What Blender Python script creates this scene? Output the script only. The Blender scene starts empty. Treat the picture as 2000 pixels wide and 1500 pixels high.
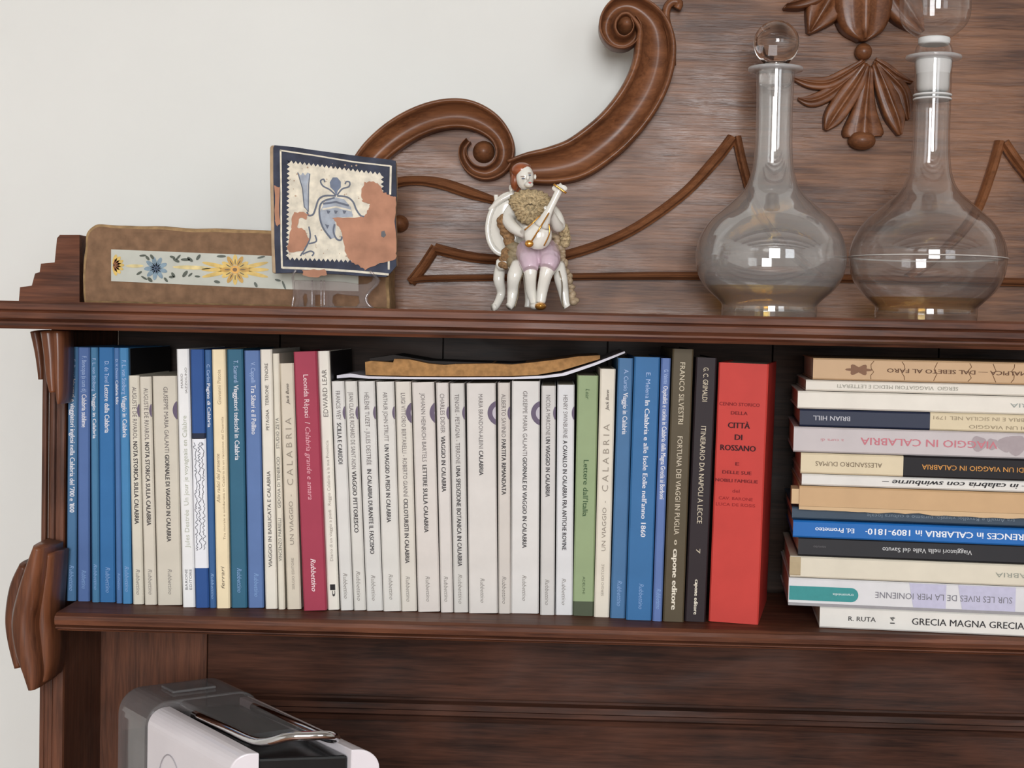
import bpy, bmesh, math, random
from mathutils import Vector, Matrix, noise
random.seed(7)
SC = bpy.context.scene
COL = SC.collection
# ------------------------------------------------------------------ camera
F = 3050.0
CAM = Vector((0.0, -1.3, 1.5))
YAW, PITCH, ROLL = math.radians(1.5), math.radians(2.22), math.radians(1.2)
fw = Vector((-math.sin(YAW)*math.cos(PITCH), math.cos(YAW)*math.cos(PITCH), -math.sin(PITCH)))
r0 = Vector((math.cos(YAW), math.sin(YAW), 0))
u0 = r0.cross(fw)
rt = r0*math.cos(ROLL) + u0*math.sin(ROLL)
up = rt.cross(fw)
cd = bpy.data.cameras.new('camera'); cam = bpy.data.objects.new('camera', cd); COL.objects.link(cam)
cd.sensor_width = 36.0; cd.lens = 36.0*F/2000.0; cd.clip_start = 0.01
M = Matrix((rt, up, -fw)).transposed().to_4x4(); M.translation = CAM
cam.matrix_world = M
SC.camera = cam

def ray(x, y):
    return fw + rt*((x-1000.0)/F) - up*((y-750.0)/F)
def py_(x, y, Y):                       # pixel -> point on the plane y = Y
    d = ray(x, y); return CAM + d*((Y-CAM.y)/d.y)
def pz_(x, y, Z):                       # pixel -> point on the plane z = Z
    d = ray(x, y); return CAM + d*((Z-CAM.z)/d.z)
def sc_(Y): return F/(Y-CAM.y)          # pixels per metre at depth Y

# ------------------------------------------------------------------ light
w = bpy.data.worlds.new('world'); SC.world = w; w.use_nodes = True
w.node_tree.nodes['Background'].inputs[0].default_value = (0.80, 0.88, 1.0, 1)
w.node_tree.nodes['Background'].inputs[1].default_value = 0.6
def area(name, loc, rot, sx, sy, power, col):
    l = bpy.data.lights.new(name, 'AREA'); l.shape = 'RECTANGLE'; l.size = sx; l.size_y = sy
    l.energy = power; l.color = col
    o = bpy.data.objects.new(name, l); COL.objects.link(o); o.location = loc; o.rotation_euler = rot
    return o
# daylight entering by the two windows of the wall behind the photographer
area('window_daylight', (0.05, -3.93, 1.95), (math.radians(90), 0, 0), 1.1, 1.4, 80, (0.97, 0.98, 1.0))
area('window_daylight', (1.75, -3.93, 1.95), (math.radians(90), 0, 0), 1.1, 1.4, 10, (0.93, 0.97, 1.0))
SC.view_settings.view_transform = 'Standard'
SC.view_settings.look = 'None'
SC.view_settings.exposure = 0.52
SC.view_settings.gamma = 1.0
SC.view_settings.use_curve_mapping = False
SC.cycles.caustics_reflective = False
SC.cycles.caustics_refractive = False
SC.cycles.max_bounces = 14
SC.cycles.transparent_max_bounces = 24
SC.cycles.transmission_bounces = 12
SC.cycles.sample_clamp_indirect = 4.0

# ------------------------------------------------------------------ materials
def lin(c):
    c = c/255.0
    return c/12.92 if c <= 0.04045 else ((c+0.055)/1.055)**2.4
def rgb(c): return (lin(c[0]), lin(c[1]), lin(c[2]), 1.0)
MATS = {}
def plain(name, c, rough=0.5, var=0.06, scale=60, metal=0.0, spec=0.4, coat=0.0, bump=0.0):
    if name in MATS: return MATS[name]
    m = bpy.data.materials.new(name); m.use_nodes = True; MATS[name] = m
    nt = m.node_tree; b = nt.nodes['Principled BSDF']
    tc = nt.nodes.new('ShaderNodeTexCoord'); n = nt.nodes.new('ShaderNodeTexNoise')
    n.inputs['Scale'].default_value = scale; n.inputs['Detail'].default_value = 4
    nt.links.new(tc.outputs['Object'], n.inputs['Vector'])
    r = nt.nodes.new('ShaderNodeValToRGB'); cl = rgb(c)
    r.color_ramp.elements[0].position = 0.3; r.color_ramp.elements[1].position = 0.7
    r.color_ramp.elements[0].color = [max(0, v*(1-2*var)) for v in cl[:3]]+[1]
    r.color_ramp.elements[1].color = [min(1, v*(1+var)) for v in cl[:3]]+[1]
    nt.links.new(n.outputs['Fac'], r.inputs[0]); nt.links.new(r.outputs[0], b.inputs['Base Color'])
    b.inputs['Roughness'].default_value = rough; b.inputs['Metallic'].default_value = metal
    b.inputs['Specular IOR Level'].default_value = spec; b.inputs['Coat Weight'].default_value = coat
    b.inputs['Coat Roughness'].default_value = 0.12
    if bump:
        bp = nt.nodes.new('ShaderNodeBump'); bp.inputs['Strength'].default_value = bump; bp.inputs['Distance'].default_value = 0.001
        nt.links.new(n.outputs['Fac'], bp.inputs['Height']); nt.links.new(bp.outputs[0], b.inputs['Normal'])
    return m
def wood(name, dark, light, axis='x', rough=0.35, bump=0.25, coat=0.3, fine=1.0):
    if name in MATS: return MATS[name]
    m = bpy.data.materials.new(name); m.use_nodes = True; MATS[name] = m
    nt = m.node_tree; b = nt.nodes['Principled BSDF']; L = nt.links.new
    tc = nt.nodes.new('ShaderNodeTexCoord')
    def nz(scale, det, vec):
        mp = nt.nodes.new('ShaderNodeMapping'); mp.inputs['Scale'].default_value = vec
        L(tc.outputs['Object'], mp.inputs['Vector'])
        n = nt.nodes.new('ShaderNodeTexNoise'); n.inputs['Scale'].default_value = scale
        n.inputs['Detail'].default_value = det; n.inputs['Distortion'].default_value = 0.6
        L(mp.outputs[0], n.inputs['Vector']); return n
    long_, cross = 0.06, 1.0
    v = {'x': (long_, cross, cross), 'z': (cross, cross, long_)}[axis]
    a = nz(130*fine, 5, v); g = nz(520*fine, 3, v); big = nz(9, 2, (1, 1, 1))
    mx = nt.nodes.new('ShaderNodeMix'); mx.data_type = 'FLOAT'; mx.inputs[0].default_value = 0.4
    L(a.outputs['Fac'], mx.inputs[2]); L(g.outputs['Fac'], mx.inputs[3])
    ad = nt.nodes.new('ShaderNodeMath'); ad.operation = 'MULTIPLY_ADD'; ad.inputs[1].default_value = 0.5; ad.inputs[2].default_value = -0.25
    L(big.outputs['Fac'], ad.inputs[0])
    sm = nt.nodes.new('ShaderNodeMath'); L(mx.outputs[0], sm.inputs[0]); L(ad.outputs[0], sm.inputs[1])
    r = nt.nodes.new('ShaderNodeValToRGB'); r.color_ramp.elements[0].position = 0.32; r.color_ramp.elements[1].position = 0.66
    r.color_ramp.elements[0].color = rgb(dark); r.color_ramp.elements[1].color = rgb(light)
    L(sm.outputs[0], r.inputs[0]); L(r.outputs[0], b.inputs['Base Color'])
    pn = nz(14, 3, (0.5, 1, 1)); mr = nt.nodes.new('ShaderNodeMapRange'); mr.inputs['From Min'].default_value = 0.35; mr.inputs['From Max'].default_value = 0.65
    mr.inputs['To Min'].default_value = rough-0.06; mr.inputs['To Max'].default_value = rough+0.26
    L(pn.outputs['Fac'], mr.inputs['Value']); L(mr.outputs[0], b.inputs['Roughness'])
    b.inputs['Coat Weight'].default_value = coat; b.inputs['Coat Roughness'].default_value = 0.2; b.inputs['Specular IOR Level'].default_value = 0.24
    bp = nt.nodes.new('ShaderNodeBump'); bp.inputs['Strength'].default_value = bump; bp.inputs['Distance'].default_value = 0.0015
    L(mx.outputs[0], bp.inputs['Height']); L(bp.outputs[0], b.inputs['Normal'])
    return m
def thin_glass(name, tint, ior, haze=0.0, rough=0.0):
    m = bpy.data.materials.new(name); m.use_nodes = True; nt = m.node_tree; L = nt.links.new
    nt.nodes.remove(nt.nodes['Principled BSDF']); out = nt.nodes['Material Output']
    tr = nt.nodes.new('ShaderNodeBsdfTransparent'); tr.inputs[0].default_value = tint
    gl = nt.nodes.new('ShaderNodeBsdfGlossy'); gl.inputs['Roughness'].default_value = rough
    lw = nt.nodes.new('ShaderNodeLayerWeight'); lw.inputs[0].default_value = 0.5      # Schlick reflectance, same from both faces
    p5 = nt.nodes.new('ShaderNodeMath'); p5.operation = 'POWER'; p5.inputs[1].default_value = 4.0; L(lw.outputs['Facing'], p5.inputs[0])
    f0 = ((ior-1)/(ior+1))**2
    fr = nt.nodes.new('ShaderNodeMath'); fr.operation = 'MULTIPLY_ADD'; fr.inputs[1].default_value = 1-f0; fr.inputs[2].default_value = f0; L(p5.outputs[0], fr.inputs[0])
    tc = nt.nodes.new('ShaderNodeTexCoord'); n = nt.nodes.new('ShaderNodeTexNoise'); n.inputs['Scale'].default_value = 25
    L(tc.outputs['Object'], n.inputs['Vector'])
    bp = nt.nodes.new('ShaderNodeBump'); bp.inputs['Strength'].default_value = 0.05; bp.inputs['Distance'].default_value = 0.002
    L(n.outputs['Fac'], bp.inputs['Height']); L(bp.outputs[0], gl.inputs['Normal'])
    m1 = nt.nodes.new('ShaderNodeMixShader'); L(fr.outputs[0], m1.inputs[0]); L(tr.outputs[0], m1.inputs[1]); L(gl.outputs[0], m1.inputs[2])
    df = nt.nodes.new('ShaderNodeBsdfDiffuse'); df.inputs[0].default_value = (.9, .9, .9, 1)
    m2 = nt.nodes.new('ShaderNodeMixShader'); m2.inputs[0].default_value = haze
    L(m1.outputs[0], m2.inputs[1]); L(df.outputs[0], m2.inputs[2]); L(m2.outputs[0], out.inputs[0])
    return m

W_SHELF = wood('wood_shelf', (58, 32, 22), (112, 68, 47), 'x', 0.5, coat=0.06)
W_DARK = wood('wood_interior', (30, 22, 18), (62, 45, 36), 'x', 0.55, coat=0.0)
W_POST = wood('wood_post', (52, 30, 20), (108, 66, 46), 'z', 0.45)
W_BOARD = wood('wood_crest_board', (76, 50, 36), (136, 96, 70), 'x', 0.27, bump=0.7, coat=0.05)
W_CARVE = wood('wood_carved', (90, 54, 33), (136, 88, 57), 'x', 0.36, bump=0.06, coat=0.1)
W_CORB = wood('wood_corbel', (72, 40, 25), (122, 74, 48), 'z', 0.36, bump=0.08, coat=0.15)

# ------------------------------------------------------------------ mesh helpers
def mesh_obj(name, vs, fs, mat, parent=None, smooth=False, bevel=0.0, seg=2, origin=None):
    me = bpy.data.meshes.new(name)
    off = Vector(origin) if origin is not None else (Vector(parent['_o']) if parent is not None and '_o' in parent else Vector((0, 0, 0)))
    me.from_pydata([tuple(Vector(v)-off) for v in vs], [], fs)
    bm = bmesh.new(); bm.from_mesh(me); bmesh.ops.recalc_face_normals(bm, faces=bm.faces); bm.to_mesh(me); bm.free()
    me.materials.append(mat)
    if smooth:
        for p in me.polygons: p.use_smooth = True
    o = bpy.data.objects.new(name, me); COL.objects.link(o)
    if parent is not None:
        o.parent = parent
        if '_o' in parent: o['_o'] = tuple(parent['_o'])
    if bevel:
        b = o.modifiers.new('bevel', 'BEVEL'); b.width = bevel; b.segments = seg; b.limit_method = 'ANGLE'
    return o
def thing(name, label, cat, loc, group=None, rot=(0, 0, 0), local=False):
    o = bpy.data.objects.new(name, None); COL.objects.link(o); o.empty_display_size = 0.02
    o.location = loc; o.rotation_euler = rot
    o['label'] = label; o['category'] = cat
    if group: o['group'] = group
    if not local: o['_o'] = tuple(loc)      # children given in world coordinates
    return o
def join(*parts):
    V, Fc = [], []
    for vs, fs in parts:
        n = len(V); V += list(vs); Fc += [tuple(i+n for i in f) for f in fs]
    return V, Fc
def box(x0, x1, y0, y1, z0, z1):
    v = [(x, y, z) for z in (z0, z1) for y in (y0, y1) for x in (x0, x1)]
    return v, [(0, 1, 3, 2), (4, 6, 7, 5), (0, 4, 5, 1), (2, 3, 7, 6), (0, 2, 6, 4), (1, 5, 7, 3)]
def prism(pts, y0, y1):                     # (x, z) outline pushed along y
    n = len(pts); v = [(p[0], y0, p[1]) for p in pts]+[(p[0], y1, p[1]) for p in pts]
    return v, [tuple(range(n)), tuple(range(2*n-1, n-1, -1))]+[(i, (i+1) % n, n+(i+1) % n, n+i) for i in range(n)]
def prism_x(pts, x0, x1):                   # (y, z) outline pushed along x
    n = len(pts); v = [(x0, p[0], p[1]) for p in pts]+[(x1, p[0], p[1]) for p in pts]
    return v, [tuple(range(n)), tuple(range(2*n-1, n-1, -1))]+[(i, (i+1) % n, n+(i+1) % n, n+i) for i in range(n)]
def prism_z(pts, z0, z1):
    n = len(pts); v = [(p[0], p[1], z0) for p in pts]+[(p[0], p[1], z1) for p in pts]
    return v, [tuple(range(n)), tuple(range(2*n-1, n-1, -1))]+[(i, (i+1) % n, n+(i+1) % n, n+i) for i in range(n)]
def ppoly(pix, Y): return [(q.x, q.z) for q in (py_(x, y, Y) for x, y in pix)]
def spline(pts, n=6):                       # Catmull-Rom through tuples of any length
    out = []
    for i in range(len(pts)-1):
        p0 = pts[max(i-1, 0)]; p1 = pts[i]; p2 = pts[i+1]; p3 = pts[min(i+2, len(pts)-1)]
        for k in range(n):
            t = k/n
            out.append(tuple(0.5*((2*b)+(-a+c)*t+(2*a-5*b+4*c-d)*t*t+(-a+3*b-3*c+d)*t**3) for a, b, c, d in zip(p0, p1, p2, p3)))
    out.append(tuple(pts[-1])); return out
def sweep(path, prof, Y, h):                # path (x, z, halfwidth) in metres; prof (u, k): forward k*h at u across
    n = len(prof); V, Fc = [], []
    for i, p in enumerate(path):
        a = path[max(i-1, 0)]; b = path[min(i+1, len(path)-1)]
        t = Vector((b[0]-a[0], b[1]-a[1])); t.normalize(); nx, nz = -t.y, t.x
        for u, k in prof: V.append((p[0]+nx*u*p[2], Y-k*h, p[1]+nz*u*p[2]))
    for i in range(len(path)-1):
        for j in range(n-1):
            Fc.append((i*n+j, i*n+j+1, (i+1)*n+j+1, (i+1)*n+j))
        Fc.append((i*n+n-1, i*n, (i+1)*n, (i+1)*n+n-1))
    Fc.append(tuple(range(n))); Fc.append(tuple(range(len(V)-1, len(V)-n-1, -1)))
    return V, Fc
def lathe(prof, c, seg=48, close=False):
    V, Fc = [], []; n = len(prof)
    for k in range(seg):
        a = 2*math.pi*k/seg
        for r, z in prof: V.append((c[0]+r*math.cos(a), c[1]+r*math.sin(a), z))
    for k in range(seg):
        k2 = (k+1) % seg
        for j in range(n if close else n-1):
            j2 = (j+1) % n
            Fc.append((k*n+j, k2*n+j, k2*n+j2, k*n+j2))
    if not close:
        Fc.append(tuple(k*n for k in range(seg))); Fc.append(tuple(k*n+n-1 for k in range(seg)))
    return V, Fc
def tube(pts, rad, seg=10):
    V, Fc = [], []; pts = [Vector(p) for p in pts]
    if not hasattr(rad, '__len__'): rad = [rad]*len(pts)
    ref = Vector((0.13, 0.95, 0.27))
    for i, p in enumerate(pts):
        t = (pts[min(i+1, len(pts)-1)]-pts[max(i-1, 0)]).normalized()
        a = t.cross(ref)
        if a.length < 1e-4: a = t.cross(Vector((1, 0, 0)))
        a.normalize(); b = t.cross(a)
        for k in range(seg):
            q = 2*math.pi*k/seg; V.append(p+(a*math.cos(q)+b*math.sin(q))*rad[i])
    for i in range(len(pts)-1):
        for k in range(seg):
            Fc.append((i*seg+k, i*seg+(k+1) % seg, (i+1)*seg+(k+1) % seg, (i+1)*seg+k))
    Fc.append(tuple(range(seg))); Fc.append(tuple(range(len(V)-1, len(V)-seg-1, -1)))
    return V, Fc
def ball(c, rx, ry, rz, su=16, sv=10):
    V, Fc = [], []
    for i in range(1, sv):
        th = math.pi*i/sv
        for k in range(su):
            a = 2*math.pi*k/su
            V.append((c[0]+rx*math.sin(th)*math.cos(a), c[1]+ry*math.sin(th)*math.sin(a), c[2]+rz*math.cos(th)))
    for i in range(sv-2):
        for k in range(su): Fc.append((i*su+k, i*su+(k+1) % su, (i+1)*su+(k+1) % su, (i+1)*su+k))
    V += [(c[0], c[1], c[2]+rz), (c[0], c[1], c[2]-rz)]; t = len(V)-2
    for k in range(su):
        Fc.append((t, (k+1) % su, k)); Fc.append((t+1, (sv-2)*su+k, (sv-2)*su+(k+1) % su))
    return V, Fc

# ------------------------------------------------------------------ text
_cap = {}
def text_mesh(body, right, upv, centre, length, cap, bold=0.0, italic=0.0):
    cu = bpy.data.curves.new('t', 'FONT'); cu.body = body; cu.resolution_u = 2; cu.shear = italic
    o = bpy.data.objects.new('t', cu); COL.objects.link(o)
    dg = bpy.context.evaluated_depsgraph_get()
    me = bpy.data.meshes.new_from_object(o.evaluated_get(dg)); COL.objects.unlink(o); bpy.data.objects.remove(o)
    xs = [v.co.x for v in me.vertices]
    if not xs: return me
    x0, x1 = min(xs), max(xs); sx = length/max(x1-x0, 1e-5); sy = cap/0.70
    if bold > 0:                                   # heavier strokes: a second, slightly shifted copy
        bm = bmesh.new(); bm.from_mesh(me)
        d = bmesh.ops.duplicate(bm, geom=bm.verts[:]+bm.edges[:]+bm.faces[:])
        for e in d['geom']:
            if isinstance(e, bmesh.types.BMVert): e.co.x += bold*2.2; e.co.z += 1.0
        bm.to_mesh(me); bm.free()
    R, U, C = Vector(right), Vector(upv), Vector(centre); Nn = R.cross(U)*0.00003
    for v in me.vertices:
        a = (v.co.x-(x0+x1)/2)*sx; b = (v.co.y-0.35)*sy
        v.co = C+R*a+U*b+Nn*v.co.z
    return me
def text_obj(name, me, mat, parent):
    me.materials.clear(); me.materials.append(mat)
    for p in me.polygons: p.material_index = 0
    o = bpy.data.objects.new(name, me); COL.objects.link(o); o.parent = parent
    return o
INK = {}
def ink(c):
    k = 'ink_%d_%d_%d' % c
    return plain(k, c, 0.6, 0.03, 200, spec=0.2)

# ------------------------------------------------------------------ the room
def setting(name, vs_fs, mat):
    o = mesh_obj(name, vs_fs[0], vs_fs[1], mat); o['kind'] = 'structure'; return o
PLASTER = plain('wall_plaster', (227, 227, 222), 0.9, 0.015, 6, spec=0.1)
WY = 0.20
setting('wall_back', box(-2.2, 3.6, WY, WY+0.1, 0, 2.9), PLASTER)
setting('wall_left', box(-2.3, -2.2, -4.0, WY+0.1, 0, 2.9), PLASTER)
setting('wall_right', box(3.6, 3.7, -4.0, WY+0.1, 0, 2.9), PLASTER)
setting('floor', box(-2.3, 3.7, -4.1, WY+0.1, -0.1, 0), plain('floor_tile', (150, 105, 78), 0.4, 0.1, 8))
setting('ceiling', box(-2.3, 3.7, -4.1, WY+0.1, 2.9, 3.0), PLASTER)
# front wall with two window openings
WINS = [(-0.55, 0.65), (1.15, 2.35)]; Z0, Z1 = 1.2, 2.7
xs = [-2.3, WINS[0][0], WINS[0][1], WINS[1][0], WINS[1][1], 3.7]
parts = [box(xs[0], xs[5], -4.1, -4.0, 0, Z0), box(xs[0], xs[5], -4.1, -4.0, Z1, 2.9)]
for a, b in ((0, 1), (2, 3), (4, 5)): parts.append(box(xs[a], xs[b], -4.1, -4.0, Z0, Z1))
setting('wall_front', join(*parts), PLASTER)
for i, (a, b) in enumerate(WINS):
    fr = 0.06
    setting('window_%d' % (i+1), join(box(a, a+fr, -4.06, -4.0, Z0, Z1), box(b-fr, b, -4.06, -4.0, Z0, Z1), box(a, b, -4.06, -4.0, Z0, Z0+fr), box(a, b, -4.06, -4.0, Z1-fr, Z1), box((a+b)/2-0.03, (a+b)/2+0.03, -4.05, -4.0, Z0, Z1)),
            plain('window_white', (225, 222, 214), 0.4))
BE = wood('wood_beam', (40, 26, 18), (70, 46, 32), 'x', 0.6)
for i, y in enumerate((-3.3, -2.5, -1.7, -0.9)):
    setting('trim_%d' % (i+1), box(-2.2, 3.6, y-0.07, y+0.07, 2.76, 2.9), BE)

# ------------------------------------------------------------------ the hutch
BY = 0.13                      # front face of the crest board
AX = py_(1690, 400, BY).x      # its axis of symmetry
def mx(x): return 2*AX-x
ZT = 1.5 + 0.0097              # top of the upper shelf
ZU = ZT-0.0222                 # underside
ZS = py_(140, 1174, 0.0).z     # top of the lower shelf
hutch = thing('carved_hutch', 'dark carved wooden hutch with scrolled crest and two moulded shelves against the wall', 'hutch', (AX, 0.05, 0.0))
H = lambda name, g, mat, **k: mesh_obj(name, g[0], g[1], mat, hutch, **k)
# upper shelf: moulded front
YF = -0.07
XL = py_(-14, 620, YF).x; XR = mx(XL)
pr = [(0.17, ZT), (YF+0.002, ZT), (YF, ZT-0.002), (YF, ZT-0.0065), (YF+0.003, ZT-0.0078), (YF+0.004, ZT-0.009), (YF+0.004, ZT-0.0135), (YF+0.007, ZT-0.0155),
      (YF+0.005, ZT-0.0165), (YF+0.005, ZT-0.0180), (YF+0.010, ZT-0.020), (YF+0.012, ZU), (0.17, ZU)]
H('shelf', prism_x(pr, XL, XR), W_SHELF)
# lower shelf
YF2 = -0.057
X2L = py_(106, 1210, YF2).x; X2R = mx(X2L)
e = ZS
pr = [(0.13, e), (YF2+0.006, e), (YF2+0.001, e-0.002), (YF2, e-0.005), (YF2+0.001, e-0.009), (YF2+0.006, e-0.0105), (YF2+0.003, e-0.0115), (YF2+0.003, e-0.0125), (YF2+0.008, e-0.014), (YF2+0.009, e-0.0152), (YF2+0.016, e-0.016), (0.13, e-0.016)]
H('shelf', prism_x(pr, X2L, X2R), W_SHELF)
# side panels
PXL = py_(92, 1000, 0.0).x; PXR = py_(127, 1000, 0.002).x
WT = 0.95
for s in (0, 1):
    f = (lambda x: x) if s == 0 else mx
    a, b = sorted((f(PXL), f(PXR)))
    H('side_panel', box(a, b, 0.0, 0.16, ZS-0.016, ZU), W_POST, bevel=0.003)
    a2, b2 = sorted((f(PXL-0.004), f(PXR+0.002)))
    H('side_panel', box(a2, b2, -0.004, 0.16, WT, ZS-0.016), W_POST, bevel=0.003)
    for dx in (0.006, 0.013):
        q = f(PXR-0.003-dx)
        H('bead', box(q-0.002, q+0.002, -0.0055, 0.002, WT+0.01, ZU-0.002), W_POST, bevel=0.0012)
# back planks behind the books
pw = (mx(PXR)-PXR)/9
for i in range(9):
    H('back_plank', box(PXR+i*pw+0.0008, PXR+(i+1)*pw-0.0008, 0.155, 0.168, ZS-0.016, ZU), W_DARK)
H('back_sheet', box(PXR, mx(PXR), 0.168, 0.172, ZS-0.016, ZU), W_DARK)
# frame and panel under the lower shelf
YB = 0.105
sx0 = PXR; sx1 = py_(405, 1300, YB).x
for s in (0, 1):
    f = (lambda x: x) if s == 0 else mx
    a, b = sorted((f(sx0), f(sx1-0.0006)))
    H('stile', box(a, b, YB, 0.15, WT, ZS-0.016), W_POST, bevel=0.001)
zr = py_(410, 1352, YB).z
W_RAIL = wood('wood_rail', (44, 27, 20), (86, 53, 39), 'x', 0.62, coat=0.0)
H('rail', box(sx1, mx(sx1), YB, 0.15, zr, ZS-0.016), W_RAIL, bevel=0.001)
pr = [(0.14, zr), (YB+0.004, zr), (YB+0.004, zr-0.003), (YB-0.002, zr-0.005), (YB-0.003, zr-0.010), (YB+0.002, zr-0.012), (YB+0.002, zr-0.016), (YB+0.008, zr-0.019), (YB+0.010, zr-0.024), (0.14, zr-0.026)]
H('panel_moulding', prism_x(pr, sx1, mx(sx1)), W_RAIL)
H('panel', box(sx1, mx(sx1), YB+0.016, 0.15, WT, zr-0.02), W_RAIL)
# worktop and lower cabinet
H('worktop', box(PXL-0.05, mx(PXL-0.05), -0.36, 0.17, WT-0.03, WT), W_SHELF, bevel=0.004)
H('cabinet_body', box(PXL-0.02, mx(PXL-0.02), -0.32, 0.17, 0.0, WT-0.03), W_POST, bevel=0.003)
dw = (mx(PXL)-PXL)/3
for i in range(3):
    d = H('door', box(PXL+i*dw+0.01, PXL+(i+1)*dw-0.01, -0.338, -0.32, 0.08, WT-0.06), W_POST, bevel=0.004)
    k = mesh_obj('knob', *ball((PXL+i*dw+0.04, -0.348, 0.55), 0.012, 0.012, 0.012), W_CARVE, None, smooth=True, origin=hutch['_o']); k.parent = d
# ---- crest
C6 = lambda x, y: (680+x/2.344, y/2.344)            # crop -> photo pixels
def path_c(pts, Y, conv=C6, k=2.344, n=6):
    out = []
    for x, y, hw in spline(pts, n):
        q = py_(*conv(x, y), Y); out.append((q.x, q.z, hw/k/sc_(Y)))
    return out
def mirror(g): return [(mx(v[0]), v[1], v[2]) for v in g[0]], g[1]
S1 = [(-40, 1000, 50), (0, 900, 55), (60, 800, 60), (130, 705, 65), (230, 620, 68), (340, 560, 68), (450, 530, 68), (550, 532, 66), (640, 570, 58), (700, 630, 48), (722, 700, 45), (700, 765, 40), (640, 800, 33), (575, 785, 27), (535, 735, 22), (530, 685, 18), (555, 650, 14)]
S2 = [(740, 790, 50), (830, 775, 70), (930, 765, 85), (1040, 735, 95), (1140, 670, 97), (1230, 590, 97), (1310, 490, 97), (1365, 390, 97), (1395, 290, 95), (1400, 200, 90), (1385, 130, 75), (1340, 75, 62), (1285, 45, 50), (1230, 55, 46), (1193, 100, 42), (1187, 155, 40), (1215, 200, 36), (1262, 212, 30), (1303, 185, 25), (1318, 140, 20), (1300, 100, 14)]
PROF = [(-1, 0), (-1, .75), (-.93, .98), (-.82, 1.0), (-.72, .85), (-.66, .5), (-.5, .32), (-.2, .25), (.15, .3), (.4, .5), (.55, .62), (.62, .8), (.72, 1.0), (.85, 1.02), (.95, .9), (1, .6), (1, 0)]
p1 = path_c(S1, BY); p2 = path_c(S2, BY)
b1 = path_c(S1[:11], BY, n=4); b2 = path_c(S2[1:12], BY, n=4)
zb = ZT
zt = py_(1330, -60, BY).z
left = [(p[0], p[1]) for p in b1]+[(p[0], p[1]) for p in b2]
x_l = py_(600, 560, BY).x
out = [(x_l, zb), (x_l, left[0][1])]+left+[(left[-1][0]+0.005, zt), (AX-0.12, zt+0.035), (AX-0.05, zt+0.09)]
out = out+[(mx(x), z) for x, z in reversed(out)]
H('crest_board', prism(out, BY, BY+0.024), W_BOARD)
for g, nm in ((sweep(p1, PROF, BY, 0.02), 'scroll_moulding'), (sweep(p2, PROF, BY-0.001, 0.024), 'scroll_moulding')):
    H(nm, g, W_CARVE, smooth=True); H(nm, mirror(g), W_CARVE, smooth=True)
def disc_boss(cx, cy, r, h):
    q = py_(*C6(cx, cy), BY); R = r/2.344/sc_(BY)
    return ball((q.x, BY, q.z), R, h, R, 24, 12)
for cx, cy, r, h in ((622, 698, 52, 0.017), (1272, 118, 50, 0.02)):
    g = disc_boss(cx, cy, r, h); H('volute_eye', g, W_CARVE, smooth=True); H('volute_eye', mirror(g), W_CARVE, smooth=True)
for cx, cy, r in ((640, 690, 100), (1258, 128, 88)):
    q = py_(*C6(cx, cy), BY); R = r/2.344/sc_(BY)
    g = prism([(q.x+R*math.cos(2*math.pi*k/32), q.z+R*math.sin(2*math.pi*k/32)) for k in range(32)], BY-0.003, BY+0.022)
    H('volute_back', g, W_CARVE); H('volute_back', mirror(g), W_CARVE)
g = disc_boss(238, 1025, 40, 0.016); H('rosette', g, W_CARVE, smooth=True); H('rosette', mirror(g), W_CARVE, smooth=True)
HALF = [(-1, 0), (-.95, .5), (-.6, .95), (0, 1), (.6, .95), (.95, .5), (1, 0)]
STEP = [(-1, 0), (-1, .5), (-.7, .62), (-.4, .95), (0, 1.05), (.4, .9), (.8, .6), (1, .3), (1, 0)]
def both(name, g, mat=W_CARVE, smooth=False):
    H(name, g, mat, smooth=smooth); H(name, mirror(g), mat, smooth=smooth)
both('leaf_moulding', sweep(path_c([(150, 870, 22), (235, 835, 22), (330, 828, 22), (440, 845, 26), (560, 885, 26), (690, 925, 16)], BY), STEP, BY, 0.012))
PX = lambda x, y: (x, y)
pm = lambda pts, n=5: path_c(pts, BY, PX, 1.0, n)
both('panel_moulding', sweep(pm([(850, 486, 11), (940, 505, 10), (1050, 506, 10), (1130, 492, 10), (1230, 452, 10), (1330, 383, 10), (1395, 315, 11), (1430, 270, 11)], 6), STEP, BY, 0.012))
both('panel_moulding', sweep(pm([(1438, 268, 9), (1452, 330, 9), (1478, 410, 9), (1530, 480, 9), (1600, 540, 9)]), STEP, BY, 0.012))
both('panel_moulding', sweep(pm([(852, 483, 10), (828, 520, 10), (803, 552, 10)], 3), STEP, BY, 0.012))
hp = [(800, 549, 7), (850, 544, 7), (1100, 541, 7), (1350, 539, 8), (1690, 545, 8)]
both('panel_moulding', sweep(pm(hp, 4), STEP, BY, 0.013))
both('leaf_tendril', tube([py_(*C6(x, y), BY-0.012) for x, y, _ in spline([(1482, 300, 0), (1478, 180, 0), (1455, 90, 0), (1462, 30, 0), (1490, 8, 0), (1515, 15, 0), (1505, 40, 0)], 4)], 0.0038, 8), smooth=True)
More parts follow.
